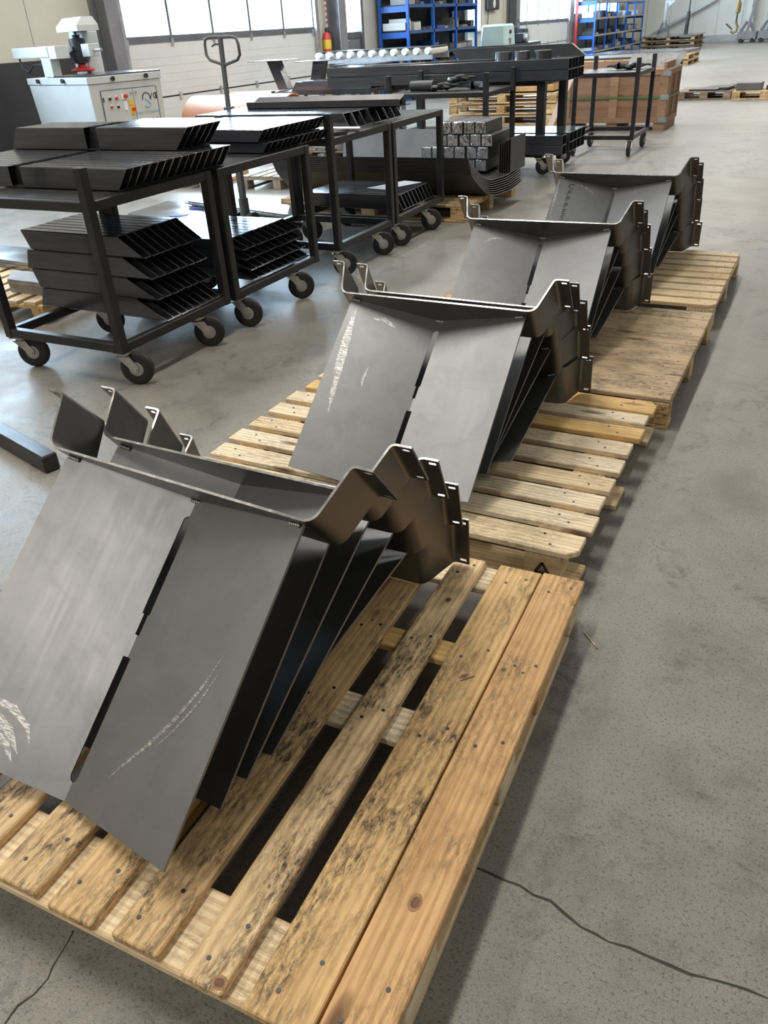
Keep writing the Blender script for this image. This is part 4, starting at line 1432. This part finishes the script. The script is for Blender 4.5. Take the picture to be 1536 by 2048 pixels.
# ================================================================== ROLLER CONVEYOR
r = thing('roller_conveyor', 'grey roller conveyor table with pale rollers near the side door', 'conveyor', (-7.3, 14.0, 0), 0.0)
for s in (-1, 1):
    MB().box(-1.12, 1.12, s * 0.33 - 0.02, s * 0.33 + 0.02, 1.06, 1.15).build('side_rail', 'galvanised', r)
    for x in (-1.05, 0.55):
        MB().box(x - 0.03, x + 0.03, s * 0.33 - 0.03, s * 0.33 + 0.03, 0, 1.06).build('leg', 'frame_grey', r)
for k in range(11):
    x = -1.05 + k * 0.21
    MB().cyl((x, -0.40, 1.185), (x, 0.36, 1.185), 0.05, 0.05, 14).build('roller', 'white_paint', r, smooth=40)
MB().box(-1.1, 1.1, -0.3, 0.36, 1.236, 1.242).build('sheet_on_rollers', 'sheet_steel', r)
SY = 13.15
sl, sr = GY(665, 133, SY), GY(752, 127, SY)
r = thing('sheet_trolley', 'low trolley with glassy sheets behind the carts', 'trolley', ((sl.x + sr.x) / 2, SY + .3, 0))
hl = (sr.x - sl.x) / 2
for z in (sl.z, sl.z - 0.14):
    MB().box(-hl, hl, -0.3, 0.3, z, z + 0.02).build('shelf_sheet', 'sheet_steel', r)
for x in (-hl + .05, 0.1, hl - .05):
    for y in (-0.26, 0.26):
        MB().box(x - 0.03, x + 0.03, y - 0.03, y + 0.03, 0, sl.z).build('post', 'cart_steel', r)

# ================================================================== GRINDING MACHINE (left)
mx0, mx1, my0, my1, mz = -9.57, -8.06, 7.88, 8.84, 1.25
r = thing('grinding_machine', 'pale grinding machine with control panel and red grinding disc', 'machine', (-8.67, 8.57, 0), -0.29)
hx, hy = 0.79, 0.50
mb = MB()
mb.hexa(((-hx + .10, -hy + .04, 0), (hx - .04, -hy + .04, 0), (hx - .04, hy - .04, 0), (-hx + .10, hy - .04, 0)), ((-hx, -hy, mz - .09), (hx, -hy, mz - .09), (hx, hy, mz - .09), (-hx, hy, mz - .09)))
mb.build('cabinet', 'machine_white', r, bev=0.006)
MB().box(-hx - .01, hx + .01, -hy - .01, hy + .01, mz - .088, mz - 0.012).build('top_skirt', 'machine_white', r, bev=0.004)
MB().box(-0.25, hx - .01, -hy + .02, hy + .02, mz - .012, mz + 0.006).build('work_plate', 'sheet_steel', r)
for (x, y, ax) in ((-0.45, -hy - .01, (0, -1, 0)), (0.22, -hy - .01, (0, -1, 0)), (hx + .01, -0.18, (1, 0, 0)), (hx + .01, 0.28, (1, 0, 0))):
    a = Vector((x, y, mz - 0.045))
    MB().cyl(a, a + Vector(ax) * 0.035, 0.022, 0.026, 12).build('clamp_knob', 'machine_dark', r, smooth=40)
# control panel on the +x side: outline, buttons, switches, logo
fx = hx - 0.004
k_ = 0.04 / 1.16


def side(y, z, out=0.004):
    return Vector((hx - (mz - .09 - z) * k_ + out, y, z))


mb = MB()
mb.prism([side(-0.36, 1.08), side(0.40, 1.08), side(0.40, 0.5), side(-0.36, 0.5)], (0.006, 0, 0))
cp = mb.build('control_panel', 'machine_white', r)
mb = MB()
for a, b in (((-0.36, 1.085), (0.40, 1.085)), ((-0.365, 1.085), (-0.365, 0.5)), ((0.405, 1.085), (0.405, 0.5)), ((0.07, 1.08), (0.07, 0.5))):
    p0, p1 = side(*a, 0.0075), side(*b, 0.0075)
    mb.bar(p0, p1, 0.005, 0.007, (1, 0, 0))
mb.build('panel_gap', 'machine_dark', r)
for (y, z, mt, rad) in ((-0.26, 0.99, 'machine_dark', .018), (-0.17, 0.99, 'red_paint', .018), (-0.255, 0.90, 'red_paint', .016), (-0.165, 0.895, 'machine_dark', .016), (0.035, 1.035, 'zinc', .012), (0.105, 1.035, 'zinc', .012)):
    a = side(y, z, 0.010)
    b_ = MB().cyl(a, a + Vector((0.018, 0, 0)), rad, rad * 0.9, 14).build('push_button', mt, r, smooth=40)
    if rad > 0.015:
        MB().cyl(a + Vector((-.001, 0, 0.022)), a + Vector((0.003, 0, 0.022)), 0.014, 0.014, 12).build('indicator_lamp', 'white_paint', r)
for (y, z, mt, sy, sz) in ((-0.07, 1.00, 'white_paint', .03, .03), (-0.06, 0.90, 'paper', .022, .05), (0.02, 0.93, 'yellow_paint', .03, .03), (0.03, 0.85, 'yellow_paint', .028, .055)):
    a = side(y, z, 0.011)
    MB().box(a.x, a.x + 0.006, a.y - sy, a.y + sy, a.z - sz, a.z + sz).build('switch_plate', mt, r)
for (y, z, rad) in ((-0.05, 1.005, .026), (0.035, 0.855, .022)):
    a = side(y, z, 0.016)
    MB().cyl(a, a + Vector((0.035, 0, 0)), rad, rad * 0.85, 14).build('rotary_switch', 'red_paint', r, smooth=40)
for y in (-0.345, 0.385):
    a = side(y, 0.985, 0.011)
    MB().box(a.x, a.x + 0.004, a.y - 0.008, a.y + 0.008, a.z - 0.025, a.z + 0.025).build('latch', 'machine_dark', r)
mb = MB()
cc = side(0.245, 0.955, 0.012)
arc = [cc + Vector((0, 0.055 * math.cos(t), 0.065 * math.sin(t))) for t in [math.radians(-10 + 200 * k / 16) for k in range(17)]]
mb.tube(arc, 0.006, 6).build('logo_arc', 'machine_dark', r)
arc = [cc + Vector((0, 0.055 * math.cos(t), 0.065 * math.sin(t) - 0.03)) for t in [math.radians(-130 + 100 * k / 10) for k in range(11)]]
MB().tube([cc + Vector((0, -0.02, 0.0))] + [cc + Vector((0, 0.045, -0.055))] + arc[::-1], 0.006, 6).build('logo_swoosh', 'blue_print', r)
MX = ((0, 1, 0), (0, 0, 1))
text_mesh('VG', 0.10, 'machine_dark', 'logo_lettering', r, frame_matrix(side(0.345, 0.975, 0.0115), *MX))
text_mesh('EDGE TOP GRINDER', 0.036, 'blue_print', 'blue_lettering', r, frame_matrix(side(0.24, 0.80, 0.0115), *MX))
text_mesh('2.0', 0.085, 'machine_dark', 'model_lettering', r, frame_matrix(side(0.33, 0.70, 0.0115), *MX))
MB().box(side(0.2, .7).x + .006, side(0.2, .7).x + .008, 0.19, 0.25, 0.71, 0.722).build('model_underline', 'machine_dark', r)
# arm post, arm, grinding head and rear hood; ML reads a pixel on a plane of constant local y
def ML(px, py, yl):
    M_ = Matrix.Rotation(0.29, 3, 'Z')
    o_ = M_ @ (CAMPOS - Vector((-8.67, 8.57, 0)))
    d_ = M_ @ ray(px, py)
    return o_ + d_ * ((yl - o_.y) / d_.y)


ya = -0.42
a0, a1 = ML(98, 150, ya).x, ML(116, 150, ya).x
MB().box(a0, a1, ya - .06, ya + .06, mz - .012, ML(100, 92, ya).z).build('arm_post', 'machine_white', r, bev=0.006)
al, at, ab = ML(32, 97, ya).x, ML(60, 95, ya).z, ML(60, 117, ya).z
MB().box(al, a1, ya - .07, ya + .07, ab, at).build('swing_arm', 'machine_white', r, bev=0.006)
kx = ML(128, 105, ya + .05).x
MB().box(a1, kx, ya - .06, ya + .12, ab - .02, at).build('arm_knuckle', 'machine_white', r, bev=0.006)
MB().tube([(al + .02, ya, ab), (al + .06, ya, ab - 0.12), (al + .22, ya, ab - .16), (al + .38, ya, ab - .08), (al + .6, ya, ab - .07), (a0 + .02, ya, ab - 0.08)], 0.013, 8).build('cable', 'machine_dark', r, smooth=50)
ym = -0.05
mc = ML(155, 95, ym)
dc = ML(162, 139, ym)
zt = ML(152, 62, ym).z
mh = zt - dc.z
mb = MB()
mb.lathe((mc.x + .02, ym, dc.z), (0, 0, 1), [(0.02, 0.04), (mh * .15, 0.05), (mh * .18, 0.10), (mh * .38, 0.14), (mh * .46, 0.15), (mh * .48, 0.10), (mh * .80, 0.10), (mh * .83, 0.04), (mh * .90, 0.05), (mh * .91, 0.015), (mh, 0.015)], 22)
mb.build('motor', 'machine_dark', r, smooth=35)
MB().lathe((mc.x + .02, ym, dc.z - .02), (0, 0, 1), [(0, 0.13), (0.012, 0.155), (0.03, 0.13), (0.05, 0.06), (0.08, 0.05)], 24).build('grinding_disc', 'red_paint', r, smooth=35)
MB().bar((kx - .02, ya + .05, ML(140, 98, ya).z), (mc.x, ym - .1, ML(140, 98, ya).z), 0.07, 0.05).build('head_bar', 'machine_white', r, bev=0.006)
cb_ = ML(182, 100, ym)
MB().box(cb_.x - .11, cb_.x + .08, ym - .07, ym + .07, cb_.z - .07, cb_.z + .07).build('clamp_block', 'machine_white', r, bev=0.006)
MB().cyl((cb_.x + .08, ym, cb_.z), (cb_.x + .26, ym, cb_.z), 0.018, 0.018, 10).build('handle_bar', 'zinc', r, smooth=40)
hl_, hr_ = ML(113, 62, -0.15), ML(155, 62, -0.15)
z0_ = hl_.z - .02
c0, c1 = ML(138, 100, 0.02).x, ML(165, 100, 0.02).x
MB().box(c0, c1, 0.06, 0.27, mz - .01, z0_).build('rear_column', 'machine_white', r, bev=0.008)
mb = MB()
xa, xb = hl_.x, hr_.x
mb.hexa(((xa, -0.15, z0_), (xb, -0.15, z0_), (xb, 0.14, z0_), (xa, 0.14, z0_)), ((xa, -0.15, z0_ + .06), (xb, -0.15, z0_ + .06), (xb, 0.14, z0_ + .06), (xa, 0.14, z0_ + .06)))
mb.hexa(((xa, -0.15, z0_ + .06), (xb, -0.15, z0_ + .06), (xb, 0.14, z0_ + .06), (xa, 0.14, z0_ + .06)), ((xa + .03, -0.05, z0_ + .15), (xb - .03, -0.05, z0_ + .15), (xb - .03, 0.10, z0_ + .15), (xa + .03, 0.10, z0_ + .15)))
mb.build('hood', 'machine_white', r)
# dark board on the wall behind the machine
o = MB().box(WALL_X + 0.02, WALL_X + 0.06, 5.2, 10.2, 0.0, 1.42).build('wall_board', 'black_board')
tag(o, 'dark board against the wall behind the grinding machine', 'board')

# ================================================================== ORANGE PIPES, EXTINGUISHER, CHAIN
for i, (y, px, py, ln, lab) in enumerate(((11.1, 387, 190, 1.9, 'front'), (12.95, 462, 182, 1.1, 'rear'))):
    zt = GY(px + 50, py, y).z
    rad = zt / 2
    x0 = GY(px, py + 25, y).x
    mb = MB()
    mb.lathe((x0, y, rad), (1, 0, 0), [(0.0, rad * 0.80), (0.02, rad * 0.93), (0.06, rad), (ln, rad), (ln, rad - 0.015), (0.10, rad - 0.015), (0.09, rad * 0.5)], 36)
    o = mb.build('orange_pipe', 'pipe_orange', smooth=40)
    tag(o, '%s of two wide orange-brown pipes lying by the wide door' % lab, 'pipe', 'orange pipes')
r = thing('fire_extinguisher', 'red fire extinguisher hanging on the wall beside the wide door', 'extinguisher', (WALL_X + 0.10, 16.95, 1.05))
MB().lathe((0, 0, 0), (0, 0, 1), [(0, 0.06), (0.02, 0.085), (0.40, 0.085), (0.47, 0.05), (0.49, 0.03)], 18).build('cylinder', 'red_paint', r, smooth=40)
MB().lathe((0, 0, 0.17), (0, 0, 1), [(0, 0.0855), (0.001, 0.087), (0.17, 0.087), (0.171, 0.0855)], 18).build('label_band', 'yellow_paint', r, smooth=40)
MB().box(-0.03, 0.06, -0.02, 0.02, 0.49, 0.56).build('valve', 'machine_dark', r)
MB().tube([(0.02, 0.02, 0.50), (0.08, 0.10, 0.45), (0.09, 0.11, 0.2), (0.08, 0.1, 0.05)], 0.012, 8).build('hose', 'rubber', r, smooth=50)
r = thing('barrier_chain', 'red and white plastic chain hanging beside the wide door', 'chain', (WALL_X + 0.10, 17.0, 1.62))
for k in range(26):
    z = 0.035 + k * 0.05
    pts = []
    for j in range(13):
        t = 2 * math.pi * j / 12
        a, b = 0.018 * math.cos(t), 0.034 * math.sin(t)
        pts.append((a if k % 2 else 0, 0 if k % 2 else a, z + b))
    MB().tube(pts, 0.007, 6).build('link', 'red_paint' if k % 2 else 'white_paint', r, smooth=50)
MB().cyl((-0.08, 0, 1.34), (0.03, 0, 1.34), 0.012, 0.012, 8).build('hook', 'zinc', r)


# ================================================================== BLUE RACKS
def rack(label, x0, x1, y0, y1, levels, nb, ztop, boxes, where, bm_mat='blue_rack', back=True):
    r = thing('blue_rack', label, 'rack', (0, 0, 0), 0, 'blue storage racks')
    bw = (y1 - y0) / nb
    for k in range(nb + 1):
        for x in (x0, x1):
            y = y0 + k * bw
            MB().box(x - 0.03, x + 0.03, y - 0.03, y + 0.03, 0, ztop).build('upright', 'blue_rack', r)
    for z in levels:
        for k in (0, nb):
            MB().box(x0 + .035, x1 - .035, y0 + k * bw - 0.02, y0 + k * bw + 0.02, z - 0.14, z - 0.02).build('end_beam', 'blue_rack', r)
        MB().box(x1 - 0.02, x1 + 0.03, y0, y1, z - 0.06, z).build('beam', bm_mat, r)
        MB().box(x0 - 0.02, x0 + 0.02, y0, y1, z - 0.06, z).build('beam', bm_mat, r)
        MB().box(x0 - .02, x1 + 0.02, y0, y1, z - 0.012, z + 0.004).build('shelf_board', 'cart_steel', r)
    if back:
        MB().box(x0 - .035, x0 - .03, y0, y1, 0.1, ztop - .05).build('back_panel', 'black_board', r)
    mts = ['box_grey', 'sheet_steel', 'box_blue', 'dark_sheet', 'machine_white', 'rough_grey_plate']
    for li, z in enumerate(levels):
        for k in range(nb):
            c0, y = 0, y0 + k * bw + 0.08
            ye = y0 + (k + 1) * bw - 0.08
            while c0 < boxes and y < ye - 0.15:
                wd = random.uniform(0.18, 0.5)
                wd = min(wd, ye - y)
                hh = random.uniform(0.05, 0.26)
                b0 = random.uniform(0.02, 0.12)
                # open-topped bin: floor and four walls
                mb = MB()
                xa, xb, ya, yb, t = x1 - b0 - 0.45, x1 - b0, y, y + wd, 0.012
                mb.box(xa, xb, ya, yb, 0, t)
                mb.box(xa, xa + t, ya, yb, t, hh)
                mb.box(xb - t, xb, ya, yb, t, hh * random.uniform(0.6, 1))
                mb.box(xa + t, xb - t, ya, ya + t, t, hh)
                mb.box(xa + t, xb - t, yb - t, yb, t, hh)
                o = mb.build('storage_bin', random.choice(mts))
                o.location.z = z + 0.005
                tag(o, 'storage bin %s in bay %s, shelf %s of the %s' % (ORD[c0], ['one', 'two', 'three', 'four', 'five', 'six'][k], ['one', 'two', 'three', 'four', 'five', 'six', 'seven'][li], where), 'bin', 'bins on the ' + where)
                y += wd + random.uniform(0.05, 0.2)
                c0 += 1
    return r


rack('bright blue storage rack of three bays beside the side door', -10.08, -9.36, 19.35, 23.6, (0.12, 0.60, 0.98, 1.45, 1.97, 2.5), 3, 2.9, 3, 'near blue rack', 'box_blue')  # navy beams: shade on the long side put into the colour
rack('tall blue rack in the far hall beside the far door', -10.05, -9.3, 35.9, 44.6, (0.3, 0.85, 1.42, 1.98), 5, 2.6, 3, 'far blue rack', 'box_grey', False)
o = MB().box(-9.98, -9.40, 19.28, 19.36, 1.47, 1.62).build('pale_tray', 'machine_white')
tag(o, 'long pale tray on the end of the near blue rack', 'tray')
o = MB().bar((WALL_X + .25, 35.75, 0), (WALL_X + .25, 35.75, 3.2), 0.08, 0.08, (0, 1, 0)).build('red_post', 'red_paint')
tag(o, 'thin red post beside the far blue rack', 'post')

# ================================================================== LATHE, MIRROR
r = thing('lathe', 'mint green lathe with cluttered carriage before the far wall window', 'lathe', (-9.3, 26.0, 0))
MB().hexa(((-0.45, -1.35, 0), (0.45, -1.35, 0), (0.45, -0.35, 0), (-0.45, -0.35, 0)), ((-0.35, -1.25, 1.45), (0.35, -1.25, 1.45), (0.35, -0.45, 1.45), (-0.35, -0.45, 1.45))).build('headstock', 'machine_mint', r, bev=0.05)
MB().box(-0.4, 0.4, -0.35, 1.6, 0.0, 0.85).build('bed', 'machine_mint', r, bev=0.03)
MB().box(-0.45, 0.47, -1.4, 1.7, 0.85, 0.93).build('chip_tray', 'machine_dark', r)
MB().cyl((0, -0.35, 1.2), (0, -0.1, 1.2), 0.16, 0.16, 20).build('chuck', 'zinc', r, smooth=40)
MB().box(-0.3, 0.42, 0.1, 0.7, 0.93, 1.18).build('carriage', 'machine_dark', r, bev=0.02)
MB().box(-0.12, 0.15, 0.2, 0.45, 1.18, 1.36).build('tool_post', 'machine_dark', r, bev=0.02)
MB().cyl((0.3, 0.25, 1.05), (0.55, 0.25, 1.05), 0.10, 0.10, 16).build('hand_wheel', 'zinc', r, smooth=40)
MB().box(-0.15, 0.15, 1.0, 1.45, 0.93, 1.3).build('tailstock', 'machine_dark', r, bev=0.03)
MB().tube([(0.0, 0.5, 1.3), (0.1, 0.65, 1.55), (0.2, 0.6, 1.4)], 0.02, 8).build('coolant_hose', 'machine_dark', r, smooth=50)
MB().cyl((0.36, -0.85, 1.25), (0.40, -0.85, 1.25), 0.05, 0.05, 14).build('selector_knob', 'machine_dark', r, smooth=40)
MB().box(0.36, 0.385, -0.98, -0.78, 0.95, 1.1).build('name_plate', 'rough_grey_plate', r)
r = thing('wall_speaker', 'dark framed box with pale cone high on the wall above the lathe', 'wall box', (WALL_X + 0.06, 26.95, 1.82))
MB().box(-0.05, 0.08, -0.45, 0.45, 0.0, 0.32).build('case', 'machine_dark', r, bev=0.03)
MB().cyl((0.08, 0, 0.16), (0.10, 0, 0.16), 0.11, 0.05, 18).build('cone', 'white_paint', r, smooth=40)
MB().tube([(0.0, -0.3, 0.0), (0.0, -0.34, -0.3), (-0.02, -0.3, -0.6)], 0.012, 6).build('cable', 'machine_dark', r)

# ================================================================== END OF THE HALL
o = MB().bar(GY(1285, 80, 48.7), GY(1436, -4, 48.7), 0.10, 0.20, (0, 1, 0)).build('wall_brace', 'galvanised')
tag(o, 'long diagonal grey brace on the white end wall', 'brace')
r = thing('support_stand', 'grey trestle stand on the far sheet stack', 'stand', (-7.98, 43.0, 0.569))
MB().box(-0.05, 0.05, -0.05, 0.05, 0.45, 1.2).build('column', 'galvanised', r)
MB().prism([(-0.05, 0, 1.2), (0.05, 0, 1.0), (0.35, 0, 1.25), (0.35, 0, 1.3), (-0.05, 0, 1.3)], (0, 0.1, 0)).build('head', 'galvanised', r)
for s in (-1, 1):
    MB().bar((s * 0.25, 0, 0), (s * 0.03, 0, 0.55), 0.08, 0.08, (0, 1, 0)).build('leg', 'frame_grey', r)
MB().box(-0.25, 0.25, -0.06, 0.06, 0.15, 0.2).build('crossbar', 'frame_grey', r)
r = thing('hanging_pendant', 'thin dark pole with thick lower sleeve over the far stack', 'pole', (-7.0, 43.0, 0.567))
MB().cyl((0, 0, 0), (0.03, 0, 0.86), 0.09, 0.07, 12).build('sleeve', 'machine_dark', r, smooth=40)
MB().cyl((0.03, 0, 0.86), (0.08, 0, 4.0), 0.03, 0.03, 10).build('pole', 'machine_dark', r, smooth=40)
r = thing('crane_hook', 'ochre crane hook hanging before the white end wall', 'crane hook', (-4.6, 40.0, 0.55))
MB().cyl((0, 0, 1.15), (0, 0, 5.6), 0.015, 0.015, 6).build('wire', 'machine_dark', r)
MB().lathe((0, 0, 0.70), (0, 0, 1), [(0, 0.04), (0.03, 0.10), (0.3, 0.11), (0.45, 0.05)], 14).build('block', 'hook_ochre', r, smooth=40)
MB().cyl((0, 0, 0.35), (0, 0, 0.72), 0.035, 0.035, 10).build('shank', 'machine_dark', r)
MB().tube([(0, 0, 0.38), (0.08, 0, 0.22), (0.05, 0, 0.07), (-0.06, 0, 0.02), (-0.16, 0, 0.08)], 0.045, 10).build('hook', 'hook_ochre', r, smooth=50)
MB().bar((-0.12, 0, 0.15), (-0.38, 0, 0.36), 0.05, 0.07, (0, 1, 0)).build('latch', 'machine_dark', r)
for i, (x, y) in enumerate(((-4.75, 46.5), (-3.85, 46.3))):
    r = thing('column_stand', 'grey heavy column stand on rollers by the end wall, %s' % ('left', 'right')[i], 'column stand', (x, y, 0), 0, 'column stands')
    MB().box(-0.42, 0.42, -0.4, 0.4, 0.10, 0.46).build('base_box', 'column_grey', r, bev=0.04)
    for s in (-1, 1):
        MB().cyl((s * 0.25, -0.4, 0.09), (s * 0.25, 0.4, 0.09), 0.09, 0.09, 14).build('roller', 'rubber', r, smooth=40)
        MB().bar((s * 0.28 - .05, 0, 0.46), (s * 0.05 - .05, 0, 0.85), 0.12, 0.08, (0, 1, 0)).build('gusset', 'frame_grey', r)
    MB().bar((-0.05, 0, 0.46), (0.12, 0, 1.55), 0.12, 0.10, (0, 1, 0)).build('column', 'column_grey', r)
    MB().prism([(0.0, -0.06, 1.4), (0.5, -0.06, 1.85), (0.5, -0.06, 2.1), (0.05, -0.06, 2.1)], (0, 0.12, 0)).build('head', 'column_grey', r)
o = MB().bar((-5.0, 48.6, 0), (-5.0, 48.6, 6.1), 0.35, 0.3, (0, 1, 0)).build('trim_5', 'wall_white')
o['kind'] = 'structure'
